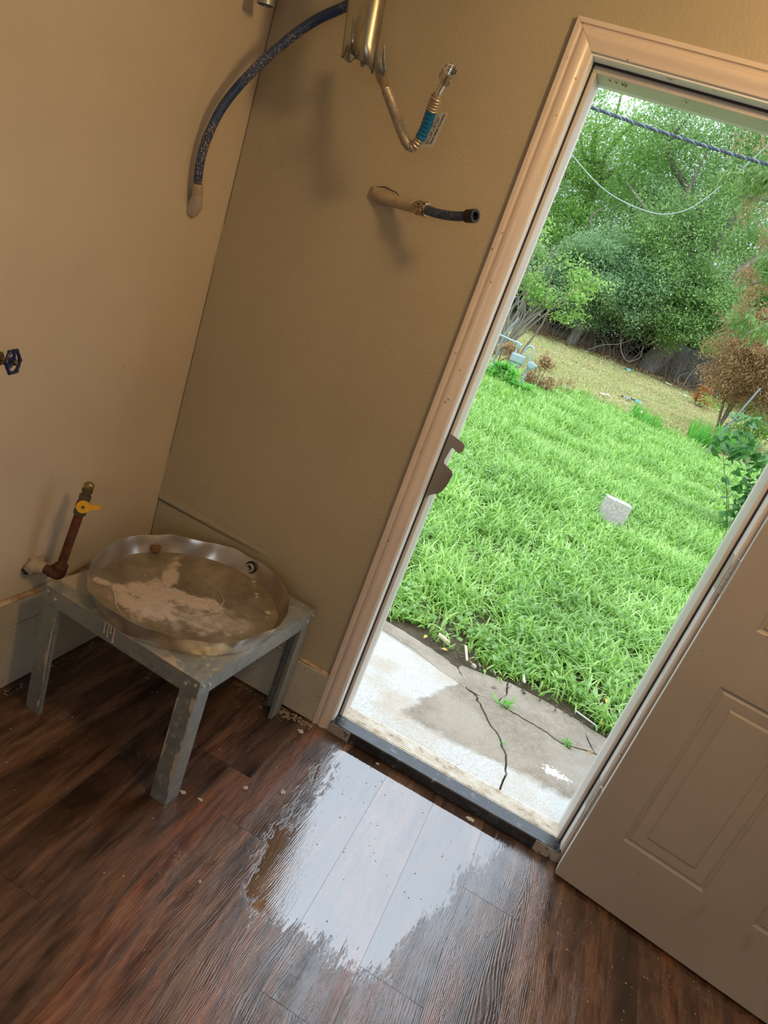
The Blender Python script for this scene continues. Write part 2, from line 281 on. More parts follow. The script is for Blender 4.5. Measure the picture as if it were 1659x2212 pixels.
WEEDM = leafmat('broad_weed_leaves', [(0, (.12, .28, .06, 1)), (.6, (.25, .46, .11, 1)), (1, (.46, .70, .26, 1))], .35, .36, .7)
DRYG = leafmat('dry_grass_blades', [(0, (.55, .47, .24, 1)), (.5, (.70, .64, .34, 1)), (.8, (.46, .62, .18, 1)), (1, (.78, .70, .44, 1))], .35, .8, .1)
TREE1 = leafmat('dark_tree_leaves', [(0, (.17, .30, .10, 1)), (.5, (.34, .52, .20, 1)), (.85, (.55, .76, .28, 1)), (1, (.70, .88, .36, 1))], .5)
TREE2 = leafmat('bright_tree_leaves', [(0, (.20, .38, .09, 1)), (.5, (.36, .58, .15, 1)), (1, (.58, .80, .26, 1))], .5)
TREE3 = leafmat('bluish_tree_leaves', [(0, (.20, .34, .17, 1)), (.55, (.38, .56, .30, 1)), (1, (.62, .82, .44, 1))], .45)
OVER = leafmat('long_drooping_leaves', [(0, (.13, .24, .07, 1)), (.6, (.26, .40, .12, 1)), (1, (.50, .64, .22, 1))], .4)
THICK = leafmat('shaded_thicket_leaves', [(0, (.05, .08, .03, 1)), (.6, (.09, .13, .05, 1)), (1, (.16, .22, .08, 1))], .3)  # shade under the trees is put into this dark leaf colour
BROWNL = leafmat('dead_brown_leaves', [(0, (.30, .17, .08, 1)), (.5, (.50, .33, .17, 1)), (1, (.66, .47, .26, 1))], .4, .8, .1)
ORNG = leafmat('orange_dead_needles', [(0, (.42, .18, .05, 1)), (1, (.66, .32, .12, 1))], .3, .8, .1)
PLANTL = leafmat('fresh_plant_leaves', [(0, (.16, .48, .08, 1)), (1, (.32, .72, .14, 1))], .45, .4, .4)
VINEL = leafmat('deep_green_vine_leaves', [(0, (.06, .19, .05, 1)), (1, (.17, .38, .10, 1))], .35, .35, .5)
m = Mat('grey_bark', rough=.9); m.col(m.ramp(m.noise(6, m.mapv(m.pos(), (3, 3, .6)), detail=5), [(.3, (.12, .10, .08, 1)), (.7, (.30, .26, .21, 1))])); BARK = m.m
TWIG = Mat('dry_brown_twigs', (.20, .15, .11, 1), .9).m; TWIGL = Mat('pale_twigs', (.30, .26, .21, 1), .9).m
m = Mat('meter_grey_green_paint', rough=.5); m.col(m.ramp(m.noise(14), [(.3, (.34, .43, .43, 1)), (.7, (.44, .53, .53, 1))])); METER = m.m
m = Mat('concrete_block', rough=.9); m.col(m.ramp(m.noise(40, detail=5), [(.3, (.42, .38, .33, 1)), (.7, (.66, .60, .54, 1))])); m.bump(m.noise(120, detail=3), .6, .003); CONC = m.m
m = Mat('weathered_fence_wood', rough=.9); m.col(m.ramp(m.noise(8, m.mapv(m.pos(), (6, 6, .5)), detail=4), [(.3, (.17, .17, .16, 1)), (.7, (.34, .34, .32, 1))])); FENCE = m.m
CABLE = Mat('grey_black_cable', (.085, .10, .125, 1), .5).m; CABLEL = Mat('bare_cable_strand', (.24, .28, .33, 1), .5, .1).m; WIRE = Mat('pale_wire', (.45, .50, .48, 1), .5).m
GREYP = Mat('grey_painted_post', (.30, .31, .32, 1), .5, .2).m
WHITEP = Mat('white_plastic', (.85, .85, .83, 1), .5).m; BLUEP = Mat('pale_blue_plastic', (.15, .45, .60, 1), .5).m
STICK = Mat('pale_wood_stick', (.62, .52, .38, 1), .8).m; YLEAF = Mat('yellow_leaf', (.62, .46, .06, 1), .6).m; BLEAF = Mat('brown_leaf', (.36, .18, .06, 1), .7).m
PALET = Mat('pale_cream_tube', (.62, .60, .36, 1), .5).m
EXTW = Mat('exterior_siding', (.6, .58, .54, 1), .8).m

# ------------------------------------------------------------------ mesh helpers
class MB:
    def __init__(s): s.v = []; s.f = []
    def add(s, vs, fs):
        n = len(s.v); s.v += [tuple(v) for v in vs]; s.f += [tuple(i+n for i in f) for f in fs]; return s
    def box(s, a, b, bev=0, mat=None):
        x0, y0, z0 = a; x1, y1, z1 = b
        if bev <= 0:
            vs = [(x, y, z) for x in (x0, x1) for y in (y0, y1) for z in (z0, z1)]
            fs = [(0, 1, 3, 2), (4, 6, 7, 5), (0, 4, 5, 1), (2, 3, 7, 6), (0, 2, 6, 4), (1, 5, 7, 3)]
        else:
            bev = min(bev, (x1-x0)*.45, (y1-y0)*.45, (z1-z0)*.45)
            vs = []; idx = {}
            for i, x in enumerate((x0, x1)):
                for j, y in enumerate((y0, y1)):
                    for k, z in enumerate((z0, z1)):
                        sxx, syy, szz = (1-2*i), (1-2*j), (1-2*k)
                        idx[(i, j, k)] = len(vs)
                        vs += [(x, y+syy*bev, z+szz*bev), (x+sxx*bev, y, z+szz*bev), (x+sxx*bev, y+syy*bev, z)]
            I = lambda i, j, k, a: idx[(i, j, k)]+a
            fs = []
            for i in (0, 1): fs.append(tuple([I(i, 0, 0, 0), I(i, 0, 1, 0), I(i, 1, 1, 0), I(i, 1, 0, 0)][::(1 if i == 0 else -1)]))
            for j in (0, 1): fs.append(tuple([I(0, j, 0, 1), I(1, j, 0, 1), I(1, j, 1, 1), I(0, j, 1, 1)][::(1 if j == 0 else -1)]))
            for k in (0, 1): fs.append(tuple([I(0, 0, k, 2), I(0, 1, k, 2), I(1, 1, k, 2), I(1, 0, k, 2)][::(1 if k == 0 else -1)]))
            for i in (0, 1):
                for j in (0, 1): fs.append((I(i, j, 0, 0), I(i, j, 1, 0), I(i, j, 1, 1), I(i, j, 0, 1)))
            for i in (0, 1):
                for k in (0, 1): fs.append((I(i, 0, k, 0), I(i, 1, k, 0), I(i, 1, k, 2), I(i, 0, k, 2)))
            for j in (0, 1):
                for k in (0, 1): fs.append((I(0, j, k, 1), I(1, j, k, 1), I(1, j, k, 2), I(0, j, k, 2)))
            for i in (0, 1):
                for j in (0, 1):
                    for k in (0, 1): fs.append((I(i, j, k, 0), I(i, j, k, 1), I(i, j, k, 2)))
        if mat is not None: vs = [tuple(mat @ Vector(v)) for v in vs]
        return s.add(vs, fs)
    def tube(s, pts, rad, n=12, cap=True, flat=None):
        P = [Vector(p) for p in pts]; R = rad if hasattr(rad, '__len__') else [rad]*len(P)
        T = [(P[min(i+1, len(P)-1)]-P[max(i-1, 0)]).normalized() for i in range(len(P))]
        a = Vector((0, 0, 1)) if abs(T[0].z) < .9 else Vector((1, 0, 0)); u = T[0].cross(a).normalized(); vs = []
        for i, p in enumerate(P):
            u = (u-T[i]*u.dot(T[i])).normalized(); v = T[i].cross(u)
            for k in range(n):
                q = 2*math.pi*k/n; vs.append(p+(u*math.cos(q)+v*math.sin(q))*R[i])
        fs = [(i*n+k, i*n+(k+1) % n, (i+1)*n+(k+1) % n, (i+1)*n+k) for i in range(len(P)-1) for k in range(n)]
        if cap: fs += [tuple(range(n))[::-1], tuple((len(P)-1)*n+k for k in range(n))]
        return s.add(vs, fs)
    def cyl(s, a, b, r, n=16, r2=None): return s.tube([a, b], [r, r if r2 is None else r2], n)
    def hexn(s, a, b, r): return s.tube([a, Vector(a).lerp(Vector(b), .06), Vector(a).lerp(Vector(b), .94), b], [r*.93, r, r, r*.93], 6)
    def ring(s, a, b, ro, ri, n=24):
        """hollow open pipe mouth from a to b (open at b)"""
        P = [a, b, b, Vector(a).lerp(Vector(b), .1)]; return s.tube2([(a, ro), (b, ro), (b, ri), (Vector(b).lerp(Vector(a), .8), ri)], n)
    def tube2(s, pr, n=24):
        a = Vector(pr[0][0]); T = (Vector(pr[1][0])-a).normalized(); q = Vector((0, 0, 1)) if abs(T.z) < .9 else Vector((1, 0, 0)); u = T.cross(q).normalized(); v = T.cross(u); vs = []
        for p, r in pr:
            for k in range(n): t = 2*math.pi*k/n; vs.append(Vector(p)+(u*math.cos(t)+v*math.sin(t))*r)
        m_ = len(pr); fs = [(i*n+k, i*n+(k+1) % n, (i+1)*n+(k+1) % n, (i+1)*n+k) for i in range(m_-1) for k in range(n)]
        fs += [tuple(range(n))[::-1], tuple((m_-1)*n+k for k in range(n))]; return s.add(vs, fs)
    def prism(s, poly, z0, z1, mat=None):
        n = len(poly); vs = [(x, y, z0) for x, y in poly]+[(x, y, z1) for x, y in poly]
        fs = [tuple(range(n))[::-1], tuple(range(n, 2*n))]+[(i, (i+1) % n, n+(i+1) % n, n+i) for i in range(n)]
        if mat is not None: vs = [tuple(mat @ Vector(v)) for v in vs]
        return s.add(vs, fs)
    def blob(s, c, r, seed=0, n=8, squash=(1, 1, 1), jit=.25):
        rr = random.Random(seed); vs = []; fs = []; m_ = max(3, n//2)
        for i in range(m_+1):
            for k in range(n):
                th = math.pi*i/m_; ph = 2*math.pi*k/n; q = r*(1+rr.uniform(-jit, jit)) if 0 < i < m_ else r
                vs.append((c[0]+squash[0]*q*math.sin(th)*math.cos(ph), c[1]+squash[1]*q*math.sin(th)*math.sin(ph), c[2]+squash[2]*q*math.cos(th)))
        fs = [(i*n+k, (i+1)*n+k, (i+1)*n+(k+1) % n, i*n+(k+1) % n) for i in range(m_) for k in range(n)]
        return s.add(vs, fs)
    def build(s, name, mat, parent=None, smooth=None, kind=None, matrix=None):
        me = bpy.data.meshes.new(name); me.from_pydata([tuple(v) for v in s.v], [], s.f); me.update(); me.validate()
        me.materials.append(mat); fixn(me)
        if smooth is not None:
            me.polygons.foreach_set('use_smooth', [True]*len(me.polygons)); me.set_sharp_from_angle(angle=math.radians(smooth))
        ob = bpy.data.objects.new(name, me); COL.objects.link(ob)
        if parent: ob.parent = parent; ob.matrix_parent_inverse = Matrix.Translation(-parent.location) if parent.type == 'EMPTY' else Matrix()
        if kind: ob['kind'] = kind
        return ob
def fixn(me):
    import bmesh
    if len(me.polygons) > 60000: return
    bm = bmesh.new(); bm.from_mesh(me); bmesh.ops.recalc_face_normals(bm, faces=bm.faces); bm.to_mesh(me); bm.free()
def tag(o, label, cat, group=None):
    o['label'] = label; o['category'] = cat
    if group: o['group'] = group
    return o
def thing(name, label, cat, loc=(0, 0, 0), group=None):
    e = bpy.data.objects.new(name, None); COL.objects.link(e); e.location = loc; e.empty_display_size = .1; return tag(e, label, cat, group)
def struct(o): o['kind'] = 'structure'; return o
def sempty(name, loc=(0, 0, 0)):
    e = bpy.data.objects.new(name, None); COL.objects.link(e); e.location = loc; return struct(e)
def npmesh(name, verts, quads, mat, parent=None, kind=None, tris=None):
    """fast builder: verts (n,3) array, quads (m,4) array, tris (k,3) array"""
    me = bpy.data.meshes.new(name); nq = 0 if quads is None else len(quads); ntr = 0 if tris is None else len(tris)
    me.vertices.add(len(verts)); me.vertices.foreach_set('co', np.asarray(verts, np.float32).ravel())
    li = []
    if nq: li.append(np.asarray(quads).ravel())
    if ntr: li.append(np.asarray(tris).ravel())
    li = np.concatenate(li).astype(np.int32); me.loops.add(len(li)); me.loops.foreach_set('vertex_index', li)
    me.polygons.add(nq+ntr); ls = np.concatenate([np.arange(nq)*4, nq*4+np.arange(ntr)*3]).astype(np.int32); me.polygons.foreach_set('loop_start', ls)
    me.update(calc_edges=True); me.materials.append(mat)
    ob = bpy.data.objects.new(name, me); COL.objects.link(ob)
    if parent: ob.parent = parent; ob.matrix_parent_inverse = Matrix.Translation(-parent.location)
    if kind: ob['kind'] = kind
    return ob
def smoothpath(pts, n=8):
    """Catmull-Rom through the points"""
    P = [Vector(p) for p in pts]; P = [P[0]*2-P[1]]+P+[P[-1]*2-P[-2]]; out = []
    for i in range(1, len(P)-2):
        for k in range(n):
            t = k/n; a, b, c, d = P[i-1], P[i], P[i+1], P[i+2]
            out.append(.5*((2*b)+(c-a)*t+(2*a-5*b+4*c-d)*t*t+(-a+3*b-3*c+d)*t**3))
    return out+[P[-2]]
def resample(path, step):
    out = [path[0]]; acc = 0
    for a, b in zip(path, path[1:]):
        d = (b-a).length
        while acc+d >= step:
            t = (step-acc)/d; a = a.lerp(b, t); out.append(a.copy()); d = (b-a).length; acc = 0
        acc += d
    return out

# ------------------------------------------------------------------ the room
XL, XR, CW, ZT = .8474, 1.6709, .0583, 2.11          # casing inner edges, casing width, casing top
IT = ZT-CW                                            # inner top of casing
W0, W1 = XL-.012, XR+.012                             # rough opening, hidden by casing
RX, RY, RZ, TH = 3.1, -3.2, 2.45, .115
fl = MB().box((-.12, RY, -.2), (RX, -.004, -.0055)).build('floor', SUBF); struct(fl)
rr = random.Random(5)
seams = [1.432+.168*k for k in range(-9, 10)]
fixed = {1.432: -.293, 1.264: -.667, .760: -.52, .592: -.36}
for i, x0 in enumerate(seams):
    x1 = x0+.168; ax, bx_ = max(x0, .002), min(x1, RX-.002)
    if bx_-ax < .01: continue
    j0 = next((v for k, v in fixed.items() if abs(k-x0) < .01), None)
    if j0 is None: j0 = -rr.uniform(.75, 1.2)
    ys = [-.004, j0]
    while ys[-1] > RY+.05: ys.append(max(ys[-1]-1.22, RY))
    for a, b in zip(ys, ys[1:]):
        if a-b < .03: continue
        MB().box((ax+.0001, b+.0002, -.0055), (bx_-.0001, a-.0002, -rr.uniform(0, .00025)), .0003).build('plank', WOOD, fl)
# walls
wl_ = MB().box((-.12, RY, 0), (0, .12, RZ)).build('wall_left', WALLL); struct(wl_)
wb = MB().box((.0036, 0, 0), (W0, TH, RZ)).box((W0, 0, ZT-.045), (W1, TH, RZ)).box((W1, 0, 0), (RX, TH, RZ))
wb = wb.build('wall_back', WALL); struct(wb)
MB().box((-.12, .003, -.2), (W0, TH-.002, -.001)).box((W1, .003, -.2), (RX+.1, TH-.002, -.001)).box((W0, .003, -.2), (W1, TH-.002, -.03)).build('foundation', SLABE, wb)
MB().box((-.3, TH+.0, -.1), (W0-.02, TH+.012, 2.75)).box((W1+.02, TH, -.1), (RX+.3, TH+.012, 2.75)).box((W0-.02, TH, ZT+.03), (W1+.02, TH+.012, 2.75)).build('siding', EXTW, wb)
struct(MB().box((RX, RY, 0), (RX+.12, TH, RZ)).build('wall_right', REAR))
struct(MB().box((-.12, RY-.12, 0), (1.1, RY, RZ)).box((2.3, RY-.12, 0), (RX+.12, RY, RZ)).box((1.1, RY-.12, 0), (2.3, RY, .9)).box((1.1, RY-.12, 2.1), (2.3, RY, RZ)).build('wall_front', REAR))
wn = struct(MB().box((1.1, RY-.09, .9), (1.14, RY-.03, 2.1)).box((2.26, RY-.09, .9), (2.3, RY-.03, 2.1)).box((1.14, RY-.09, .9), (2.26, RY-.03, .94)).box((1.14, RY-.09, 2.06), (2.26, RY-.03, 2.1)).box((1.14, RY-.08, 1.48), (2.26, RY-.04, 1.52)).build('added_window_1', JAMB))  # unseen window, put in to bring cool fill into the room
struct(MB().box((-.12, RY-.12, RZ), (RX+.12, TH+.012, RZ+.3)).build('ceiling', CEIL))
# loose lower sheet of wallboard: its cut edge leaves a lip that dies out to the right
MB().add([(.0022, -.0045, .492), (.0022, 0, .487), (.0022, -.0, .52), (.45, -.0006, .482), (.45, .0005, .479), (.45, 0, .49)], [(0, 1, 4, 3), (0, 3, 5, 2), (0, 2, 1), (3, 4, 5)]).build('wallboard_lip', WALL, wb, smooth=30)
MB().tube([(.003, -.0003, .483), (.2, -.0003, .4785), (.42, 0, .475)], [.0016, .0014, .0006], 5).build('board_joint', BLACK, wb)
MB().tube([(.0015, -.0008, z) for z in (.50, .53, .56, .60, .66)], [.002, .0035, .002, .003, .002], 6).tube([(.0015, -.0008, z) for z in (1.27, 1.32, 1.36, 1.40)], [.0018, .0026, .0018, .0024], 6).build('corner_caulk', PLASTW, wb, smooth=60)
MB().box((.0003, .004, .22), (.0034, .02, RZ)).build('corner_gap_shade', BLACK, wb)  # black strip standing in for shade inside the open corner
MB().box((.0003, -.020, .2195), (.0155, -1.2, .2235)) if False else None
# trowel scratches in the wall mud
def crease(pts, r): return MB().tube([(x, .0008, z) for x, z in pts], r, 5)
cr = MB()
for pts in ([(.012, 1.64), (.06, 1.63), (.10, 1.60), (.125, 1.56), (.135, 1.52)], [(.10, 1.64), (.125, 1.61), (.13, 1.57)], [(.14, 1.53), (.17, 1.575), (.19, 1.61)], [(.12, 1.64), (.15, 1.62), (.18, 1.60)], [(.14, 1.50), (.155, 1.54), (.175, 1.565)]):
    q = [(x, .0012, z) for x, z in pts]; cr.tube(q, [.0004]+[.0022]*(len(q)-2)+[.0004], 5)
cr.build('mud_crease', WALL, wb, smooth=60)
# baseboards
bl = sempty('baseboard_left', (0, -1.6, 0))
MB().box((0, RY+.01, .002), (.015, -.016, .2185), .001).build('lower_board', BASEB, bl)
MB().box((0, RY+.01, .2185), (.010, -.016, .2215)).build('board_gap_shade', BLACK, bl)  # black filler paints the shade in the slot between the boards
MB().box((0, RY+.01, .2215), (.015, -.016, .306), .001).build('upper_board', BASEB, bl)
MB().tube([(.008, y, .308+.002*math.sin(y*40)) for y in np.linspace(RY+.02, -.02, 60)], [.009]*60, 6).build('caulk_line', CAULK, bl, smooth=60)
bb = sempty('baseboard_back', (.4, 0, 0))
MB().box((.003, -.014, .002), (XL-CW+.001, 0, .192), .002).build('board', BASEB, bb)
MB().tube([(x, -.004, .195+.0025*math.sin(x*47)) for x in np.linspace(.005, XL-CW, 40)], [.008]*40, 6).build('caulk_line', CAULK, bb, smooth=60)
# casing round the door
prof = [(0, 0), (0, .014), (.002, .0165), (.011, .0165), (.0128, .0112), (.0165, .0098), (.0195, .0112), (.0245, .0150), (.030, .0158), (.036, .0145), (.044, .0102), (.053, .0080), (.0575, .007), (CW, 0)]
tr = sempty('trim_1', (XL, 0, 0)); n = len(prof)
def casing(fa, fb, nm):
    vs = [fa(w_, t_) for w_, t_ in prof]+[fb(w_, t_) for w_, t_ in prof]
    fs = [(i, i+1, n+i+1, n+i) for i in range(n-1)]+[tuple(range(n)), tuple(range(n, 2*n))]
    MB().add(vs, fs).build(nm, TRIM, tr, smooth=25)
xo = XL-CW; xr_ = XR+CW
casing(lambda w_, t_: (xo+w_, -t_, .001), lambda w_, t_: (xo+w_, -t_, ZT-w_-.0003), 'side_casing')
casing(lambda w_, t_: (xo+w_+.0004, -t_, ZT-w_), lambda w_, t_: (xr_-w_-.0004, -t_, ZT-w_), 'head_casing')
casing(lambda w_, t_: (xr_-w_, -t_, .001), lambda w_, t_: (xr_-w_, -t_, ZT-w_-.0003), 'side_casing')
# jambs and stops
tj = sempty('trim_2', (XL, .05, 0))
JL, JR, JT = XL+.005, XR-.005, IT-.005
MB().box((W0, .001, -.03), (JL, .10, JT+.02), .001).build('side_jamb', JAMB, tj)
MB().box((JR, .001, -.03), (W1, .10, JT+.02), .001).build('side_jamb', JAMB, tj)
MB().box((JL, .001, JT), (JR, .10, JT+.02), .001).build('head_jamb', JAMB, tj)
SL, SR, ST = JL+.014, JR-.014, JT-.018
MB().box((JL, .047, .0), (SL, .125, ST), .0015).build('side_stop', STOP, tj)
MB().box((SR, .047, .0), (JR, .125, ST), .0015).build('side_stop', STOP, tj)
MB().box((JL, .047, ST), (JR, .125, JT), .0015).build('head_stop', STOP, tj)
for nm, a, b in (('weatherstrip', (JL, .040, .03), (JL+.004, .047, JT)), ('weatherstrip', (JR-.004, .040, .03), (JR, .047, JT)), ('weatherstrip', (JL+.004, .040, JT-.004), (JR-.004, .047, JT))):
    MB().box(a, b).build(nm, BLACK, tj)
MB().box((W0-.03, .1255, -.03), (SL-.001, .15, ST+.0)).box((SR+.001, .1255, -.03), (W1+.03, .15, ST)).box((W0-.03, .1255, ST), (W1+.03, .15, ST+.06)).build('outer_mould', JAMB, tj)
lf = MB(); rr = random.Random(3)
for x in (SL+.03, SL+.045, SL+.062, SL+.07, SL+.215):
    z0 = ST-.001; lf.add([(x, .06, z0), (x+.004+.004*rr.random(), .062, z0-.009*rr.random()), (x+.009, .066, z0-.002), (x+.003, .068, z0-.010*rr.random())], [(0, 1, 2), (1, 3, 2)])
lf.build('cobweb_leaf_bits', TWIG, tj, kind='stuff')
# door, swung right back against the wall
DA = Vector((1.671, -.067, .012)); dd = Vector((.9888, -.1495, 0)); dn = Vector((.1495, .9888, 0))
DM = Matrix((( dd.x, dn.x, 0, DA.x), (dd.y, dn.y, 0, DA.y), (0, 0, 1, DA.z), (0, 0, 0, 1)))
door = bpy.data.objects.new('door_1', None); COL.objects.link(door); door.location = DA; struct(door)
DW, DH = .812, 2.02
def lp(s_, t_, z_): return DM @ Vector((s_, t_, z_))
def inv(s_, t_): return None
cols = [(.104, .335), (.464, .70)]; rows = [(.233, .785), (.957, 1.54), (1.65, 1.89)]
xs = [0, .104, .335, .464, .70, DW]; zs = [0, .233, .785, .957, 1.54, 1.65, 1.89, DH]
fb = MB()
for i in range(len(xs)-1):
    for j in range(len(zs)-1):
        a, b, c_, d_ = xs[i], xs[i+1], zs[j], zs[j+1]
        if (a, b) in cols and (c_, d_) in rows:
            rings = [(0, 0), (.005, .004), (.010, .0055), (.016, .0015), (.038, .003), (.046, .0045), (.052, .0005)]
            vs = []
            for ins, dep in rings: vs += [lp(a+ins, dep, c_+ins), lp(b-ins, dep, c_+ins), lp(b-ins, dep, d_-ins), lp(a+ins, dep, d_-ins)]
            fs = [(r_*4+k, r_*4+(k+1) % 4, r_*4+4+(k+1) % 4, r_*4+4+k) for r_ in range(len(rings)-1) for k in range(4)]+[tuple(len(rings)*4-4+k for k in range(4))]
            fb.add(vs, fs)
        else: fb.add([lp(a, 0, c_), lp(b, 0, c_), lp(b, 0, d_), lp(a, 0, d_)], [(0, 1, 2, 3)])
fo = fb.build('door_face', DOORP, door, smooth=12)
def dbox(a, b, nm, mat_, bev=0, par=None): return MB().box(a, b, bev, DM).build(nm, mat_, par or door)
dbox((.0015, .0062, 0), (DW, .0425, DH), 'door_core', DEDGE)
dbox((0, .0002, 0), (.003, .0062, DH), 'face_return', DOORP)
dbox((.003, .0001, -.001), (DW, .0062, .0), 'bottom_return', DOORP)
dbox((-.0012, .009, 0), (.0015, .019, DH), 'edge_strip', DEDGE); dbox((-.001, .0225, 0), (.0015, .040, DH), 'edge_strip', DEDGE)
dbox((0, .0425, 0), (DW, .044, DH), 'door_back', DOORP)
for zc in (.263, 1.04, 1.80):
    h = dbox((-.003, .0235, zc-.05), (-.0010, .043, zc+.05), 'hinge', HINGE)
    for k in range(5):
        z0 = zc-.05+k*.0203; MB().cyl(lp(-.006, .045, z0), lp(-.006, .045, z0+.0193), .0062, 10).build('knuckle', HINGE, h, smooth=40)
    MB().box((JR-.0012, .004, zc-.04), (JR+.0004, .034, zc+.062)).build('hinge_leaf', HINGE, tj)
# sill
sl = thing('door_sill', 'black and cream metal door sill with ribbed tread across the open doorway', 'threshold', (1.26, .05, 0))
MB().box((JL-.004, -.012, .0005), (JR+.006, .046, .041), .003).build('rubber_nosing', SILLB, sl, smooth=30)
MB().box((JL-.0045, -.0135, .0005), (JL+.075, -.0115, .0395), .0005).build('front_cap', SILLW, sl); MB().box((JR-.075, -.0135, .0005), (JR+.0065, -.0115, .0395), .0005).build('front_cap', SILLW, sl)
mb = MB(); pts = [(.046, .038)]
for k in range(7): y = .052+k*.0125; z = .039-k*.0028; pts += [(y, z-.003), (y+.002, z), (y+.008, z), (y+.010, z-.003)]
pts += [(.150, .012), (.150, -.03), (.046, -.03)]
vs = [(JL+.001, y, z) for y, z in pts]+[(JR-.001, y, z) for y, z in pts]; k_ = len(pts)
mb.add(vs, [(i, (i+1) % k_, k_+(i+1) % k_, k_+i) for i in range(k_)]+[tuple(range(k_)), tuple(range(k_, 2*k_))]); mb.build('ribbed_tread', SILLC, sl)
# strike guard plate on the left jamb
pl = [(.852, 1.100), (.872, 1.098), (.906, 1.089), (.914, 1.083), (.9145, 1.066), (.909, 1.058), (.902, 1.057), (.884, 1.064), (.880, 1.061), (.874, 1.022), (.876, 1.012), (.881, 1.010), (.906, 1.000), (.912, .992), (.9125, .985), (.908, .950), (.901, .930), (.893, .919), (.880, .912), (.862, .896), (.852, .885)]
pm = Matrix(((1, 0, 0, 0), (0, 0, 1, .0455), (0, 1, 0, 0), (0, 0, 0, 1)))
sg = MB().prism([(x-.0035, z-.012) for x, z in pl], -.0035, -.0015, pm).build('strike_plate', STRIKE)
tag(sg, 'grey steel latch guard plate with notched edge on the left door jamb', 'strike plate')

# ------------------------------------------------------------------ stand and drain pan
st = thing('metal_stand', 'low galvanised sheet steel water heater stand in the room corner', 'stand', (.398, -.31, 0))
Lc, Nc, Rc, Bc = Vector((.112, -.570, 0)), Vector((.637, -.597, 0)), Vector((.683, -.052, 0)), Vector((.158, -.025, 0))
ZS = .418
MB().add([(p.x, p.y, z) for z in (ZS-.0025, ZS) for p in (Lc, Nc, Rc, Bc)], [(0, 1, 2, 3), (4, 5, 6, 7), (0, 1, 5, 4), (1, 2, 6, 5), (2, 3, 7, 6), (3, 0, 4, 7)]).build('top', GALVT, st)
def strip(a, b, z0, z1, ins, nm, mat_=GALV, lip=0):
    a = Vector(a); b = Vector(b); t = (b-a).normalized(); nn = Vector((t.y, -t.x, 0)); cc = Vector((.398, -.31, 0))
    if (cc-a).dot(nn) < 0: nn = -nn
    a = a+nn*ins; b = b+nn*ins; q = [a, b, b+nn*.0015, a+nn*.0015]
    m_ = MB().add([(p.x, p.y, z) for z in (z0, z1) for p in q], [(0, 1, 2, 3), (4, 5, 6, 7), (0, 1, 5, 4), (1, 2, 6, 5), (2, 3, 7, 6), (3, 0, 4, 7)])
    if lip: q = [a, b, b+nn*lip, a+nn*lip]; m_.add([(p.x, p.y, z) for z in (z0, z0+.0015) for p in q], [(0, 1, 2, 3), (4, 5, 6, 7), (0, 1, 5, 4), (1, 2, 6, 5), (2, 3, 7, 6), (3, 0, 4, 7)])
    return m_.build(nm, mat_, st)
for a, b in ((Lc, Nc), (Nc, Rc), (Rc, Bc), (Bc, Lc)): strip(a, b, ZS-.052, ZS-.0027, 0, 'apron', lip=.012)
cc = Vector((.398, -.31, 0))
for P_, Q1, Q2 in ((Nc, Lc, Rc), (Lc, Nc, Bc), (Rc, Nc, Bc), (Bc, Lc, Rc)):
    mb = MB(); e1 = (Q1-P_).normalized(); e2 = (Q2-P_).normalized(); wd = .052; t_ = .0018; i_ = .002
    p0 = P_+(e1+e2)*i_
    poly = [p0, p0+e1*wd, p0+e1*wd+e2*.012, p0+e1*(wd-t_)+e2*.012, p0+e1*(wd-t_)+e2*t_, p0+e1*t_+e2*t_, p0+e2*(wd-t_)+e1*t_, p0+e2*(wd-t_)+e1*.012, p0+e2*wd+e1*.012, p0+e2*wd]
    k_ = len(poly); mb.add([(p.x, p.y, z) for z in (.001, ZS-.004) for p in poly], [(i, (i+1) % k_, k_+(i+1) % k_, k_+i) for i in range(k_)])
    lg = mb.build('leg', GALV, st)
    for e, o2 in ((e1, e2), (e2, e1)):
        for dd_, dz in ((.012, -.015), (.040, -.026)):
            s0 = P_+e*dd_; s0.z = ZS+dz; MB().hexn(s0, s0-o2*.004, .0048).build('screw', HINGE, lg)
def streak(pts, w0, nrm, seed):
    r_ = random.Random(seed); vs = []; nn = Vector(nrm); a, b = Vector(pts[0]), Vector(pts[1]); side = Vector(pts[2]).normalized(); n_ = 34
    for i in range(n_+1):
        t = i/n_; p = a.lerp(b, t)+nn*.0008; ww = w0*max(.12, (.55+.45*math.sin(t*9+seed)+r_.uniform(-.35, .35))); vs += [p, p+side*ww]
    MB().add(vs, [(2*i, 2*i+1, 2*i+3, 2*i+2) for i in range(n_)]).build('plaster_streak', PLAST, st)
eN = (Lc-Nc).normalized(); eR = (Rc-Nc).normalized(); fN = Vector((eR.x, eR.y, 0))*-1; gN = Vector((eN.x, eN.y, 0))*-1
q0 = Nc+(eN+eR)*.002
streak((q0+Vector((0, 0, .40)), q0+Vector((0, 0, .05)), eN), .013, fN, 1)
streak((q0+eN*.052+Vector((0, 0, .34)), q0+eN*.052+Vector((0, 0, .10)), -eN), .006, fN, 2)
q1 = Lc+((Nc-Lc).normalized())*.054
streak((q1+Vector((0, 0, .355)), q1+Vector((0, 0, .03)), -(Nc-Lc)), .012, fN, 4)
# plaster drips on the front apron
mb = MB(); e1 = (Nc-Lc).normalized()
for s_, l_ in ((.215, .030), (.228, .036), (.236, .020), (.247, .043)):
    p = Lc+e1*s_-Vector((0, .0018, 0)); mb.tube([(p.x, p.y, ZS+.0005), (p.x, p.y, ZS-l_*.5), (p.x+.001, p.y, ZS-l_)], [.003, .002, .0032], 6)
mb.build('plaster_drip', PLAST, st, smooth=60)
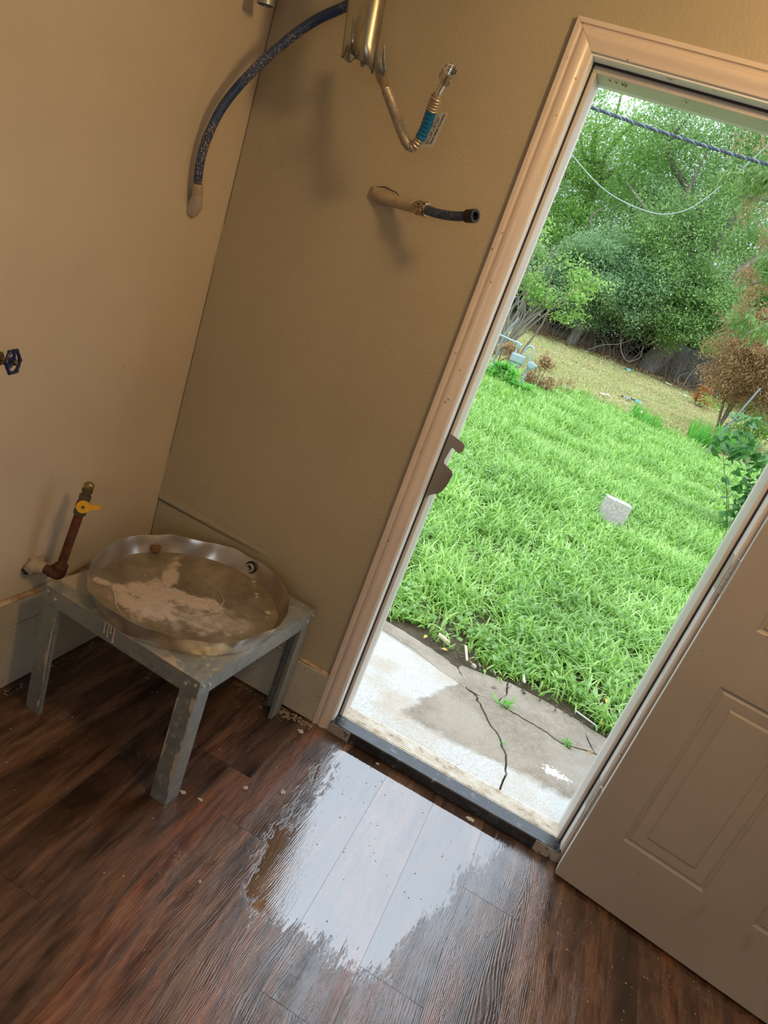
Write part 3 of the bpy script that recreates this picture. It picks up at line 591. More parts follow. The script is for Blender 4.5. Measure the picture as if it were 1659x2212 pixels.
# pan
PC = Vector((.393, -.322)); Zp = ZS+.0008
pan = thing('drain_pan', 'round dented aluminium drain pan with dried plaster, on the steel stand', 'pan', (PC.x, PC.y, Zp))
NA = 120; rr = random.Random(2); ph = [rr.uniform(0, 6.28) for _ in range(8)]
def rimr(a): return .2765+.005*math.sin(2*a+.6)+.0035*math.sin(5*a+ph[1])+.0022*math.sin(11*a+ph[2])+.0012*math.sin(23*a+ph[3])
def rimz(a): return .054+.005*math.cos(a-1.2)+.003*math.sin(3*a+ph[4])+.0018*math.sin(9*a+ph[5])+.0012*math.sin(17*a+ph[6])
def pr(a, lvl):
    r = .2625+.004*math.sin(2*a+.6)+.0012*math.sin(7*a+ph[0]); dent = .0035*math.sin(13*a+ph[7])*math.sin(math.pi*min(1, lvl))
    R = r+(rimr(a)-r)*lvl+dent; return R
vs = []; fs = []; lv = [0, .15, .4, .7, .93, 1.0]
for li, l in enumerate(lv):
    for k in range(NA): a = 2*math.pi*k/NA; R = pr(a, l); vs.append((PC.x+R*math.cos(a), PC.y+R*math.sin(a), Zp+rimz(a)*l))
base = len(vs)
for li, l in enumerate(lv[::-1]):
    for k in range(NA): a = 2*math.pi*k/NA; R = pr(a, l)-.0022-(.0 if l < 1 else -.0008); vs.append((PC.x+R*math.cos(a), PC.y+R*math.sin(a), max(Zp+.0015, Zp+rimz(a)*l)))
T_ = 2*len(lv)
fs = [(i*NA+k, i*NA+(k+1) % NA, (i+1)*NA+(k+1) % NA, (i+1)*NA+k) for i in range(T_-1) for k in range(NA)]
MB().add(vs, fs).build('pan_wall', PANW, pan, smooth=40)
vs = [(PC.x, PC.y, Zp+.0014)]; RN = 14
for i in range(1, RN+1):
    for k in range(NA): a = 2*math.pi*k/NA; R = (pr(a, 0)-.0005)*i/RN; vs.append((PC.x+R*math.cos(a), PC.y+R*math.sin(a), Zp+.0014+(.0008*math.sin(9*a)*math.sin(7*i) if i < RN else 0)))
fs = [(0, 1+k, 1+(k+1) % NA) for k in range(NA)]+[(1+(i-1)*NA+k, 1+i*NA+k, 1+i*NA+(k+1) % NA, 1+(i-1)*NA+(k+1) % NA) for i in range(1, RN) for k in range(NA)]
vs.append((PC.x, PC.y, Zp)); c0 = len(vs)-1; b0 = len(vs)
for k in range(NA): a = 2*math.pi*k/NA; R = pr(a, 0)-.0005; vs.append((PC.x+R*math.cos(a), PC.y+R*math.sin(a), Zp))
fs += [(c0, b0+(k+1) % NA, b0+k) for k in range(NA)]
MB().add(vs, fs).build('pan_floor', PANF, pan, smooth=40)
a = math.radians(82); dv = Vector((math.cos(a), math.sin(a), 0)); q = Vector((PC.x, PC.y, Zp+.031))+dv*.272
f_ = MB().tube2([(q-dv*.004, .020), (q-dv*.009, .020), (q-dv*.009, .0165), (q-dv*.004, .0165)], 20).build('drain_gasket', BLACK, pan, smooth=40)
MB().tube2([(q+dv*.012, .0145), (q-dv*.016, .0145), (q-dv*.016, .0105), (q+dv*.008, .0105)], 20).build('drain_fitting', HINGE, pan, smooth=40)
a = math.radians(152); q = Vector((PC.x+.252*math.cos(a), PC.y+.252*math.sin(a), Zp+.016)); MB().box((-.014, -.006, -.009), (.014, .006, .012), .002, Matrix.Translation(q) @ Matrix.Rotation(a+1.4, 4, 'Z')).build('rust_lump', RUSTB, pan)
mb = MB(); rr = random.Random(8)
for x, y, r in ((.463, -.080, .007), (.479, -.093, .004), (.587, -.196, .009), (.509, -.135, .006), (.52, -.15, .005), (.433, -.088, .004), (.60, -.22, .004), (.24, -.33, .004)): mb.blob((x, y, Zp+.002), r, int(x*99), 8, (1, 1, .3))
for k in range(60):
    a = rr.uniform(0, 6.28); R = .25*math.sqrt(rr.random()); mb.blob((PC.x+R*math.cos(a), PC.y+R*math.sin(a), Zp+.002), rr.uniform(.0008, .0022), k, 5, (1, 1, .6))
mb.build('plaster_crumbs', PLAST, pan, smooth=60, kind='stuff')
MB().tube([(x, y, Zp+.0022) for x, y in [(.341, -.199), (.39, -.203), (.439, -.227), (.466, -.25), (.478, -.285), (.478, -.32), (.475, -.352)]], [.0005, .0008, .0013, .0018, .0026, .0026, .001], 5).build('plaster_arc', PLAST, pan, smooth=60)
MB().tube([(x, y, Zp+.002) for x, y in [(.215, -.445), (.257, -.475), (.292, -.51), (.34, -.531)]], [.002, .003, .0026, .001], 5).build('plaster_arc', PLAST, pan, smooth=60)

# ------------------------------------------------------------------ gas pipe by the stand
gp = thing('gas_stub', 'rusty gas pipe stub with yellow lever valve and brass cap on left wall', 'pipe', (.0, -.50, .40))
E0 = Vector((.078, -.493, .404)); E1 = Vector((.088, -.4555, .655)); tdir = (E1-E0).normalized()
MB().blob((.012, -.512, .402), .024, 4, 12, (.9, 1.25, 1.2), .2).tube([(.0, -.513, .402), (.030, -.507, .404), (.042, -.505, .404)], [.023, .020, .0165], 12).build('plaster_collar', PLASTW, gp, smooth=50)
MB().tube([(.001, -.535, .396), (.012, -.537, .390), (.018, -.534, .386)], [.010, .009, .004], 7).build('wall_hole', BLACK, gp)
MB().cyl((.02, -.51, .404), E0, .0125, 16).build('nipple', RUST, gp, smooth=50)
el = smoothpath([E0+Vector((-.026, -.004, 0)), E0, E0+tdir*.028], 8)
MB().tube(el, [.0185]*3+[.0170]*(len(el)-6)+[.0185]*3, 16).build('elbow', RUST, gp, smooth=50)
MB().cyl(E0+tdir*.015, E0+tdir*.190, .0122, 16).build('riser', RUST, gp, smooth=50)
B = E0+tdir*.186
MB().hexn(B, B+tdir*.014, .0165).tube([B+tdir*.014, B+tdir*.022, B+tdir*.036, B+tdir*.044], [.0125, .0165, .0165, .0125], 16).hexn(B+tdir*.044, B+tdir*.060, .0155).build('valve_body', BRASSD, gp, smooth=30)
MB().tube([B+tdir*.060, B+tdir*.068, B+tdir*.069, B+tdir*.076], [.012, .012, .0135, .0135], 14).hexn(B+tdir*.068, B+tdir*.077, .0145).build('flare_nut', BRASSD, gp, smooth=30)
MB().tube([B+tdir*.077, B+tdir*.082, B+tdir*.090, B+tdir*.096, B+tdir*.099], [.0115, .0135, .0135, .009, .0025], 18).build('brass_cap', BRASS, gp, smooth=60)
vd = Vector((.72, -.66, .2)).normalized(); H = B+tdir*.029; vr = vd.cross(tdir).normalized()
if vr.dot(Vector((.6, .8, 0))) < 0: vr = -vr
hu = vr.cross(vd).normalized(); hw = MB().cyl(H+vd*.006, H+vd*.020, .0055, 10).cyl(H+vd*.017, H+vd*.0215, .0175, 28)
hm = Matrix(((vr.x, hu.x, vd.x, 0), (vr.y, hu.y, vd.y, 0), (vr.z, hu.z, vd.z, 0), (0, 0, 0, 1))); hm.translation = H+vd*.0185
ang = Matrix.Rotation(math.radians(-12), 4, 'Z')
hw.prism([(0, .0075), (.041, .006), (.043, .0), (.041, -.006), (0, -.0075)], -.001, .0035, hm @ ang)
lv_ = hw.build('lever', YEL, gp, smooth=30)
MB().hexn(H+vd*.0213, H+vd*.0245, .0042).build('lever_nut', BRASSD, lv_)

# ------------------------------------------------------------------ valve with blue wheel, left edge
gv = thing('gate_valve', 'brass gate valve with dark blue handwheel on left wall at frame edge', 'valve', (.0, -.79, 1.04))
WC = Vector((.130, -.786, 1.048)); ax = Vector((.93, .30, .12)).normalized()
MB().cyl((.0, -.832, 1.03), (.045, -.832, 1.03), .013, 14).tube([(.045, -.832, 1.0), (.045, -.832, 1.012), (.045, -.832, 1.055), (.045, -.832, 1.07)], [.016, .0205, .0205, .016], 16).hexn((.045, -.832, .985), (.045, -.832, 1.004), .020).build('valve_body', BRASS, gv, smooth=40)
MB().tube([Vector((.045, -.826, 1.034)), WC-ax*.045, WC-ax*.028], [.018, .016, .012], 14).hexn(WC-ax*.040, WC-ax*.026, .0155).cyl(WC-ax*.026, WC+ax*.006, .0045, 10).build('bonnet', BRASS, gv, smooth=40)
u_ = ax.cross(Vector((0, 0, 1))).normalized(); v_ = ax.cross(u_); mb = MB(); pth = []; rd = []
for k in range(49):
    t = 2*math.pi*k/48; r = .0225+.0022*max(0, math.cos(6*t))**4; pth.append(WC+(u_*math.cos(t)+v_*math.sin(t))*r-ax*.001); rd.append(.0036+.0012*max(0, math.cos(6*t))**3)
mb.tube(pth, rd, 8, cap=False)
for k in range(3):
    t = 2*math.pi*k/3+.5; e = u_*math.cos(t)+v_*math.sin(t); mb.tube([WC-ax*.002+e*.004, WC+ax*.001+e*.012, WC+e*.022], [.0045, .0035, .0032], 7)
mb.tube([WC-ax*.006, WC+ax*.003], [.0085, .0075], 14)
hwl = mb.build('handwheel', BLUEW, gv, smooth=50); MB().hexn(WC+ax*.003, WC+ax*.007, .0048).build('wheel_nut', BRASS, hwl)

# ------------------------------------------------------------------ tubes on the upper walls
bt = thing('blue_water_tube', 'long curved blue water tube with beige paint specks rising from left wall', 'pipe', (0, -.165, 1.44))
P = [(.030, -.188, 1.462), (.031, -.203, 1.50), (.035, -.211, 1.569), (.055, -.207, 1.662), (.09, -.184, 1.752), (.15, -.155, 1.853), (.21, -.138, 1.923), (.28, -.131, 1.973), (.35, -.13, 2.02), (.42, -.13, 2.08), (.46, -.13, 2.2), (.46, -.13, 2.45)]
MB().tube(smoothpath(P, 8), .0112, 14).build('tube', PEX, bt, smooth=60)
MB().tube([(.0, -.160, 1.412), (.013, -.166, 1.428), (.024, -.180, 1.447), (.030, -.190, 1.466)], [.020, .0205, .0155, .013], 14).build('plaster_fitting', PLAST, bt, smooth=60)
MB().tube([(.0, -.156, 1.437), (.004, -.166, 1.460), (.002, -.168, 1.468)], [.010, .008, .003], 8).build('wall_gap', BLACK, bt)
MB().tube([(.0295, -.189, 1.461), (.0305, -.194, 1.473), (.031, -.198, 1.484)], [.0138, .0138, .0130], 14).build('crimp_ring', TANP, bt, smooth=40)
MB().tube([(.020, -.213, 1.52), (.028, -.216, 1.60)], [.0006, .0006], 4).build('paint_ridge', TANP, bt)

sb = thing('capped_water_stub', 'short blue water tube with black end cap sticking out beside door casing', 'pipe', (.44, 0, 1.61))
MB().tube([(.440, .004, 1.614), (.48, -.018, 1.612), (.538, -.048, 1.611), (.600, -.083, 1.613)], [.021, .0155, .0145, .0145], 16).build('painted_sleeve', TANP, sb, smooth=60)
MB().blob((.452, -.002, 1.615), .024, 9, 12, (1.5, .4, 1.0), .25).build('wall_patch', PLASTW, sb, smooth=60)
MB().tube([(.427, -.0015, 1.600), (.425, -.003, 1.618), (.437, -.0065, 1.632), (.460, -.010, 1.638), (.495, -.006, 1.634), (.512, -.002, 1.622)], [.001, .0022, .0012, .0016, .0012, .0006], 6).build('crack', BLACK, sb)
cp = [(.590, -.077, 1.6125), (.5945, -.0805, 1.613), (.602, -.0845, 1.613), (.606, -.087, 1.6132), (.612, -.0905, 1.6134), (.618, -.094, 1.6138), (.622, -.096, 1.614)]
MB().tube(cp, [.0165, .018, .0165, .0178, .0168, .0182, .0165], 18).build('crimp_collar', CRIMP, sb, smooth=50)
MB().tube(smoothpath([(.615, -.092, 1.6136), (.66, -.1155, 1.613), (.71, -.142, 1.618), (.752, -.166, 1.627)], 6), .0112, 16).build('tube', PEX2, sb, smooth=60)
c1_ = Vector((.745, -.162, 1.6255)); c2_ = Vector((.768, -.175, 1.631)); MB().tube2([(c1_, .0150), (c2_, .0155), (c2_, .0095), (c1_.lerp(c2_, .45), .009)], 20).build('end_cap', BLACK, sb, smooth=40)

ch = thing('corrugated_connector', 'corrugated steel hose bent in a V with blue sleeve and open chrome nut', 'hose', (.38, -.12, 1.9))
P = [(.379, -.12, 1.904), (.418, -.14, 1.856), (.469, -.16, 1.808), (.535, -.19, 1.747), (.560, -.201, 1.727), (.577, -.208, 1.722), (.588, -.213, 1.730), (.599, -.22, 1.756), (.609, -.24, 1.791), (.617, -.255, 1.817), (.624, -.266, 1.833), (.634, -.281, 1.851)]
path = resample(smoothpath([Vector(p) for p in P], 24), .0011); Lp = len(path)*.0011
def seg(a, b): return path[int(a/Lp*(len(path)-1)):int(b/Lp*(len(path)-1))+1]
def arclen(p):
    d_ = [(q-Vector(p)).length for q in path]; return d_.index(min(d_))/(len(path)-1)*Lp
s1 = arclen((.426, -.144, 1.849)); s2 = arclen((.45, -.153, 1.826)); s3 = arclen((.594, -.216, 1.742)); s4 = arclen((.611, -.243, 1.797)); s5 = arclen((.620, -.26, 1.824))
MB().tube(seg(0, s1), .0125, 14).build('upper_coupling', GALV, ch, smooth=60)
MB().tube(seg(s1-.003, s2), [.0118]+[.0105]*(len(seg(s1-.003, s2))-1), 14).tube(seg(s1-.004, s1+.004), .0135, 14).build('plain_end', CORR, ch, smooth=60)
sg_ = seg(s2, s3+.006); MB().tube(sg_, [.0108+.0017*math.sin(2*math.pi*i*.0011/.0066) for i in range(len(sg_))], 16).build('corrugated_tube', CORR, ch, smooth=75)
sg_ = seg(s3, s4); MB().tube(sg_, [.0124+.0006*math.sin(i*.7) for i in range(len(sg_))], 16).build('blue_sleeve', BLUESL, ch, smooth=60)
sg_ = seg(s4, s5); MB().tube(sg_, [.0118+.0022*math.sin(2*math.pi*i*.0011/.0066) for i in range(len(sg_))], 16).build('corrugated_end', CORR, ch, smooth=75)
n0 = path[-1]; nd = (path[-1]-path[-14]).normalized(); nd = (nd+Vector((.10, -.35, -.05))).normalized()
MB().tube(seg(s5-.002, Lp), .0078, 14).build('chrome_neck', CHROME, ch, smooth=60)
a = n0+nd*-.006
nut = MB().tube([a, a+nd*.005, a+nd*.011], [.0085, .0140, .0162], 20).tube([a+nd*.009, a+nd*.024], [.0180, .0180], 6).tube2([(a+nd*.010, .0165), (a+nd*.037, .0165), (a+nd*.037, .0134), (a+nd*.012, .0128)], 28).build('nut', CHROME, ch, smooth=40)
th_ = MB(); [th_.tube2([(a+nd*(.016+.0035*k), .0113), (a+nd*(.0175+.0035*k), .0113), (a+nd*(.0175+.0035*k), .0100), (a+nd*(.016+.0035*k), .0100)], 24) for k in range(4)]
th_ = MB(); hx = []
for k in range(120):
    t = k*.21; u0 = nd.cross(Vector((0, 0, 1))).normalized(); v0 = nd.cross(u0); hx.append(a+nd*(.014+.020*k/120)+(u0*math.cos(t)+v0*math.sin(t))*.0129)
th_.tube(hx, .0007, 4).build('thread', BRASS, nut, smooth=60)
# printed tag standing off the sleeve
tu = (Vector((.6115, -.243, 1.797))-Vector((.592, -.216, 1.738))).normalized(); vw = (Vector((.61, -.23, 1.77))-CAMPOS).normalized(); tv = vw.cross(tu).normalized()
if tv.x < 0: tv = -tv
tn = tu.cross(tv).normalized(); TO = Vector((.588, -.215, 1.730))+tv*.010
TMx = Matrix(((tu.x, tv.x, tn.x, TO.x), (tu.y, tv.y, tn.y, TO.y), (tu.z, tv.z, tn.z, TO.z), (0, 0, 0, 1)))
tg = MB().prism([(.0, .0), (.076, .0), (.088, .026), (.010, .030)], -.0002, .0002, TMx).build('tag', TAGM, ch)
def text(s_, x, y, size, shear=0, par=tg, mx=TMx, flip=True, mt=INK):
    cu = bpy.data.curves.new('lettering', 'FONT'); cu.body = s_; cu.size = size; cu.extrude = .00005; cu.space_character = 1.02; cu.resolution_u = 3; cu.offset = .00012
    ob = bpy.data.objects.new('lettering', cu); COL.objects.link(ob); bpy.context.view_layer.update()
    me = bpy.data.meshes.new_from_object(ob.evaluated_get(bpy.context.evaluated_depsgraph_get())); bpy.data.objects.remove(ob); bpy.data.curves.remove(cu)
    ob = bpy.data.objects.new('lettering', me); me.materials.clear(); me.materials.append(mt)
    f_ = Matrix.Scale(-1, 4, (0, 1, 0)) @ Matrix.Scale(-1, 4, (0, 0, 1))
    me.transform(mx @ Matrix.Translation((x, y, -.0006)) @ f_); COL.objects.link(ob); ob.parent = par
    return ob
text('Water Heater Connector', .013, .0215, .0066)
text('3/4" x 3/4" x 18" CSST', .010, .0145, .0066)
text('EX', .047, .0065, .010)
MB().box((.004, .0078, -.0006), (.078, .0084, -.0003), 0, TMx).build('print_line', INK, tg)

# duct
dc = thing('metal_vent_duct', 'crushed oval galvanised vent duct hanging down at top of frame', 'duct', (.385, -.2, 2.45))
NA = 40; vs = []; rr = random.Random(4)
zt_ = [1.862+.0*k for k in range(NA)]
for lv_i, z in enumerate((2.45, 2.2, 2.0, 1.93, 1.89, None)):
    for k in range(NA):
        t = 2*math.pi*k/NA; rx, ry = .040+.030*((z or 1.86)-1.85), .030
        cx_, sy_ = math.cos(t), math.sin(t); x = rx*(abs(cx_)**.8)*math.copysign(1, cx_); y = ry*sy_
        crush = 0 if lv_i < 3 else (lv_i-2)*.0035
        if sy_ < 0: y += crush*max(0, math.cos((t-4.5)*2.5))
        if abs(((t-4.55)+math.pi) % (2*math.pi)-math.pi) < .12: y += .004
        zz = z if z is not None else 1.852+.014*max(0, math.cos((t-4.75)*2))+.0016*math.sin(7*t)+.001*math.sin(13*t)-.008*max(0, math.cos(t-.3))
        vs.append((.3835-.16*(zz-1.849)+x, -.2+y, zz))
fs = [(i*NA+k, i*NA+(k+1) % NA, (i+1)*NA+(k+1) % NA, (i+1)*NA+k) for i in range(5) for k in range(NA)]
dco = MB().add(vs, fs).build('duct_wall', DUCT, dc, smooth=50)
sm_ = dco.modifiers.new('t', 'SOLIDIFY'); sm_.thickness = .0012; sm_.offset = 0
MB().tube([(.380, -.194, 1.885), (.381, -.194, 1.879)], [.022, .021], 16).build('dark_plug', DARKIN, dc)  # added dark disc across the duct, makes its inside black
mb = MB()
for k, (x, y, z) in enumerate([(.372, -.216, 1.856), (.402, -.212, 1.850)]):
    mb.add([(x-.008, y, z+.006), (x+.008, y+.002, z+.004), (x+.004, y-.003, z-.008), (x-.006, y+.004, z-.005)], [(0, 1, 2), (0, 2, 3)])
mb.build('torn_edge', GALV, dc)
MB().tube([(.428, -.185, 1.905), (.432, -.175, 1.88), (.436, -.160, 1.862), (.430, -.150, 1.85)], [.002, .0045, .005, .003], 8).build('bent_strap', GALV, dc, smooth=50)
fx = thing('flex_duct_end', 'end of silver corrugated flex hose poking in at top edge by the corner', 'hose', (.07, -.15, 2.45))
pth = resample(smoothpath([Vector((.05, -.20, 2.45)), Vector((.055, -.18, 2.2)), Vector((.066, -.155, 2.0)), Vector((.072, -.148, 1.933))], 30), .0016)
MB().tube(pth, [.0185+.003*math.sin(i*1.0) for i in range(len(pth))], 18).build('flex_hose', FLEX, fx, smooth=60)
e_ = pth[-1]; ed = (pth[-1]-pth[-6]).normalized(); MB().tube2([(e_-ed*.002, .0215), (e_+ed*.010, .0215), (e_+ed*.010, .018), (e_, .0175)], 24).build('end_band', GALV, fx, smooth=50)

# crumbs along the walls and chips on the planks
mb = MB(); rr = random.Random(12)
def crumbs(mb, x0, y0, x1, y1, n_, sp, r0, r1):
    for k in range(n_):
        t = rr.random(); mb.blob((x0+(x1-x0)*t+abs(rr.gauss(0, sp))*(0 if x0 != x1 else 1), y0+(y1-y0)*t-abs(rr.gauss(0, sp))*(1 if x0 != x1 else 0), .001), rr.uniform(r0, r1), k, 5, (1, 1, .55), .3)
crumbs(mb, .02, -.03, .72, -.03, 110, .012, .001, .0042); crumbs(mb, .026, -1.0, .026, -.02, 110, .012, .001, .004)
crumbs(mb, .62, -.022, .80, -.024, 110, .02, .0015, .007)
tag(mb.build('plaster_crumbs', GRIT, smooth=60, kind='stuff'), 'plaster crumbs and grit along the foot of both walls', 'debris')
mb = MB()
for k in range(420):
    x = rr.uniform(.1, 2.2); y = -abs(rr.gauss(0, .45))-.02
    if y < -1.6: continue
    mb.blob((x, y, .0004), rr.choice((.0008, .0012, .0016, .0024)), k, 5, (1, 1, .5), .3)
tag(mb.build('floor_grit', PLAST, smooth=60, kind='stuff'), 'tiny plaster specks scattered over the wood floor', 'debris')
chips = [(.644, -.527, .010, 'curled pale chip beside the front stand leg'), (.861, -.343, .009, 'pale chip on the floor left of the wet shine'), (.695, -.517, .009, 'smeared white chip just right of the front stand leg'), (.84, -.716, .004, 'small round crumb on bare floor left of the wet patch'),
         (1.386, -.037, .014, 'flat white paint flake against middle of the door sill'), (.781, -.080, .010, 'whitish lump on the floor near casing foot'), (1.05, -.03, .006, 'tiny cream pebble at the black sill near left end'), (.77, -.40, .007, 'small bright crumb between stand and wet patch')]
for k, (x, y, r, lb) in enumerate(chips):
    tag(MB().blob((x, y, .0016), r, 40+k, 9, (1, .6+.4*(k % 2), .16), .35).build('plaster_chip', PLAST, smooth=60), lb, 'chip')

# ------------------------------------------------------------------ outdoors: ground
def gz(x, y):
    z = -.125+np.clip((y-14)/10, 0, 1.6)*.77
    z = z-np.clip((np.asarray(x)-4.5)/3, 0, 1.5)*np.clip((np.asarray(y)-14)/10, 0, 1)*.45
    return z+.03*np.sin(np.asarray(x)*.9+1)*np.clip((np.asarray(y)-2)/4, 0, 1)+.02*np.sin(np.asarray(y)*1.3)*np.clip((np.asarray(y)-2)/4, 0, 1)
gx = np.linspace(-22, 26, 97); gy = np.concatenate([np.linspace(.12, 3, 13), np.linspace(3.4, 60, 120)])
GX, GY = np.meshgrid(gx, gy, indexing='ij'); V = np.stack([GX, GY, gz(GX, GY)-.02], -1).reshape(-1, 3); ny = len(gy)
ii, jj = np.meshgrid(np.arange(len(gx)-1), np.arange(ny-1), indexing='ij'); b_ = (ii*ny+jj).ravel()
g = npmesh('ground', V, np.stack([b_, b_+ny, b_+ny+1, b_+1], 1), GROUND); struct(g)
# cracked slab: each piece is a part
sp_ = sempty('patio_slab', (1.3, .5, -.13)); sp_['kind'] = 'structure'
ZSB = -.13
A_ = [(.20, 1.03), (.45, 1.005), (.695, .98), (.806, .96), (.895, .951), (.991, .914), (1.066, .888), (1.128, .88), (1.186, .855), (1.235, .843)]
A2 = [(1.283, .779), (1.344, .691), (1.403, .632), (1.446, .552), (1.47, .44), (1.46, .30), (1.48, .13)]
Bk = [(1.272, .867), (1.33, .878), (1.383, .864), (1.446, .861), (1.537, .85), (1.592, .842), (1.648, .824), (1.731, .854), (1.795, .878)]
Ck = [(1.345, .93), (1.363, .979), (1.347, 1.088)]
Dk = [(1.784, .891), (1.746, .997), (1.724, 1.075)]
Ek = [(1.186, .875), (1.138, .949), (1.105, .99)]
e_far = [(.2, 1.14), (.45, 1.12), (.701, 1.07), (.889, 1.045), (1.01, 1.02), (1.105, .99)]
def jag(pts, amp=.004, seed=0):
    r_ = random.Random(seed); out = []
    for a, b in zip(pts, pts[1:]):
        for k in range(4):
            t = k/4; out.append((a[0]+(b[0]-a[0])*t+(r_.uniform(-amp, amp) if k else 0), a[1]+(b[1]-a[1])*t+(r_.uniform(-amp, amp) if k else 0)))
    return out+[pts[-1]]
def offs(pts, d): return [(x, y+d) for x, y in pts]
Aj = jag(A_, .004, 1); A2j = jag([A_[-1]]+A2, .005, 2); Bj = jag([A_[-1]]+Bk, .004, 3)
pieces = [
    [(.2, .13)]+offs(Aj, -.003)+[(x-.004, y) for x, y in A2j[1:]],                                               # big near-left piece
    offs(Aj[:34], .003)+[(1.184, .862)]+jag(Ek, .004, 5)+[(x, y) for x, y in jag(e_far, .01, 6)[::-1]][1:],        # far-left strip
    [(x+.004, y+.002) for x, y in A2j]+[(2.3, .13), (2.3, .90)]+offs(Bj[::-1], -.007)[:-1],                           # near-right piece
    [(1.192, .870)]+offs(Bj[3:13], .005)+[(1.34, .895)]+jag(Ck, .004, 7)+[(1.25, 1.06), (1.123, 1.03), (1.115, .995), (1.145, .952)],    # far-middle
    [(1.344, .888)]+offs(Bj[14:], .008)+jag(Dk, .004, 8)[1:]+[(1.717, 1.07), (1.60, 1.085), (1.473, 1.09), (1.353, 1.088), (1.368, .979), (1.35, .93)],  # far-right
    [(1.800, .895), (1.752, .998), (1.730, 1.072), (1.863, 1.05), (2.3, 1.02), (2.3, .905)],
]
rr = random.Random(9)
for k, pc in enumerate(pieces):
    top = ZSB+(0, -.002, .0025, -.004, -.001, -.006)[k]; MB().prism(pc, ZSB-.07, top).build('slab_piece', SLAB, sp_)
MB().box((.15, .125, ZSB-.09), (2.3, .98, ZSB-.035)).build('slab_bedding', SLABE, sp_)
# grass: many thousands of blades
def fr(y, m0=.45, m1=.10): return 1.2335-.187*(y+1.83)-m0-(m1+.08)*y, 1.2335+.226*(y+1.83)+m0+m1*y
def blades(name, n_, y0, y1, h, wd, mat_, seed, mask=None, zoff=-.02, spread=.75, yp=1.0, parent=None, box=None):
    r_ = np.random.default_rng(seed)
    y = y0+(y1-y0)*r_.random(n_)**yp; xa, xb = fr(y) if box is None else (np.full(n_, box[0]), np.full(n_, box[1])); x = xa+(xb-xa)*r_.random(n_)
    if mask is not None: k = mask(x, y, r_); x, y = x[k], y[k]
    h = h*(.62+.38*np.clip((y-1.1)/.6, 0, 1))*(1+.28*np.sin(x*3.1+y*1.7)*np.sin(y*2.6-x))
    n_ = len(x); z = gz(x, y)+zoff; L_ = h*(.55+.9*r_.random(n_)); a = r_.random(n_)*2*np.pi; lean = spread*(.3+r_.random(n_))
    dx, dy = np.cos(a), np.sin(a); px_, py_ = -dy, dx; W_ = wd*(.6+.8*r_.random(n_)); V = []
    for t, ww in ((0, .6), (.35, 1.0), (.72, .85), (1.0, 0)):
        out = lean*L_*t**1.7; hh = L_*(t-.42*lean*t**2.4)
        if ww > 0: V += [np.stack([x+dx*out-px_*W_*ww/2, y+dy*out-py_*W_*ww/2, z+hh], 1), np.stack([x+dx*out+px_*W_*ww/2, y+dy*out+py_*W_*ww/2, z+hh], 1)]
        else: V.append(np.stack([x+dx*out, y+dy*out, z+hh], 1))
    V = np.stack(V, 1).reshape(-1, 3); b = np.arange(n_)*7
    q = np.concatenate([np.stack([b, b+1, b+3, b+2], 1), np.stack([b+2, b+3, b+5, b+4], 1)]); t = np.stack([b+4, b+5, b+6], 1)
    return npmesh(name, V, q, mat_, parent, 'stuff', t)
def lawnmask(x, y, r_):
    edge = 1.125+.03*np.sin(x*9)+.03*np.sin(x*23+1)-.06*np.clip((.9-x)/.4, 0, 1)*0
    k = (y > edge) & ((y > 3.6) | (r_.random(len(x)) < .52+.45*np.sin(x*11+2*np.sin(y*5))*np.sin(y*9+x*3)))
    bare = ((x-.58)**2/.09+(y-4.05)**2/.05 < 1) & (r_.random(len(x)) < .75); clump = np.sin(x*2.7+1.3)*np.sin(y*2.1)+.4*np.sin(x*7)*np.sin(y*6)
    return k & ~bare & (r_.random(len(x)) < .78+.25*clump) & (((x-1.665)**2+(y-4.66)**2) > .035)
gn = blades('lawn_grass', 42000, 1.03, 3.2,   .125, .0105, GRASSM, 1, lawnmask, spread=1.0, yp=1.1)
tag(gn, 'lush bright green long grass near the patio slab', 'grass')
gm = blades('lawn_grass', 86000, 3.1, 7.5, .13, .0125, GRASSM, 2, lawnmask, spread=1.0)
tag(gm, 'lush green grass around the concrete block in mid lawn', 'grass')
gf = blades('lawn_grass', 108000, 7.4, 15.2,   .15, .020, GRASSM, 3, lambda x, y, r_: y < 13.9+.5*np.sin(x*1.1)+.3*np.sin(x*3)+.25*np.clip(x-2, 0, 4)+r_.normal(0, .25, len(x)), spread=.8)
tag(gf, 'pale green far part of the lawn up to the dry strip', 'grass')
gd = blades('dry_grass', 52000, 13.6, 23.5, .07, .022, DRYG, 4, None, spread=1.0)
tag(gd, 'short dry yellowish grass strip in front of the trees', 'grass')
# broad weeds
def leaves(name, C_, sz, mat_, seed, parent=None, flat=.6, asp=.5, kind='stuff', droop=None):
    r_ = np.random.default_rng(seed); n_ = len(C_); a = r_.random(n_)*2*np.pi; el_ = r_.normal(0, flat, n_)
    if droop is not None: el_ = droop+r_.normal(0, flat, n_)
    d = np.stack([np.cos(a)*np.cos(el_), np.sin(a)*np.cos(el_), np.sin(el_)], 1); s_ = np.stack([-np.sin(a), np.cos(a), r_.normal(0, .5, n_)], 1); s_ /= np.linalg.norm(s_, axis=1)[:, None]
    L_ = (sz*(.6+.8*r_.random(n_)))[:, None]; V = np.stack([C_, C_+d*L_*.45+s_*L_*asp/2, C_+d*L_, C_+d*L_*.45-s_*L_*asp/2], 1).reshape(-1, 3); b = np.arange(n_)*4
    return npmesh(name, V, np.stack([b, b+1, b+2, b+3], 1), mat_, parent, kind)
r_ = np.random.default_rng(7); n_ = 26000; y = 1.12+4.5*r_.random(n_)**1.3; xa, xb = fr(y); x = xa+(xb-xa)*r_.random(n_)
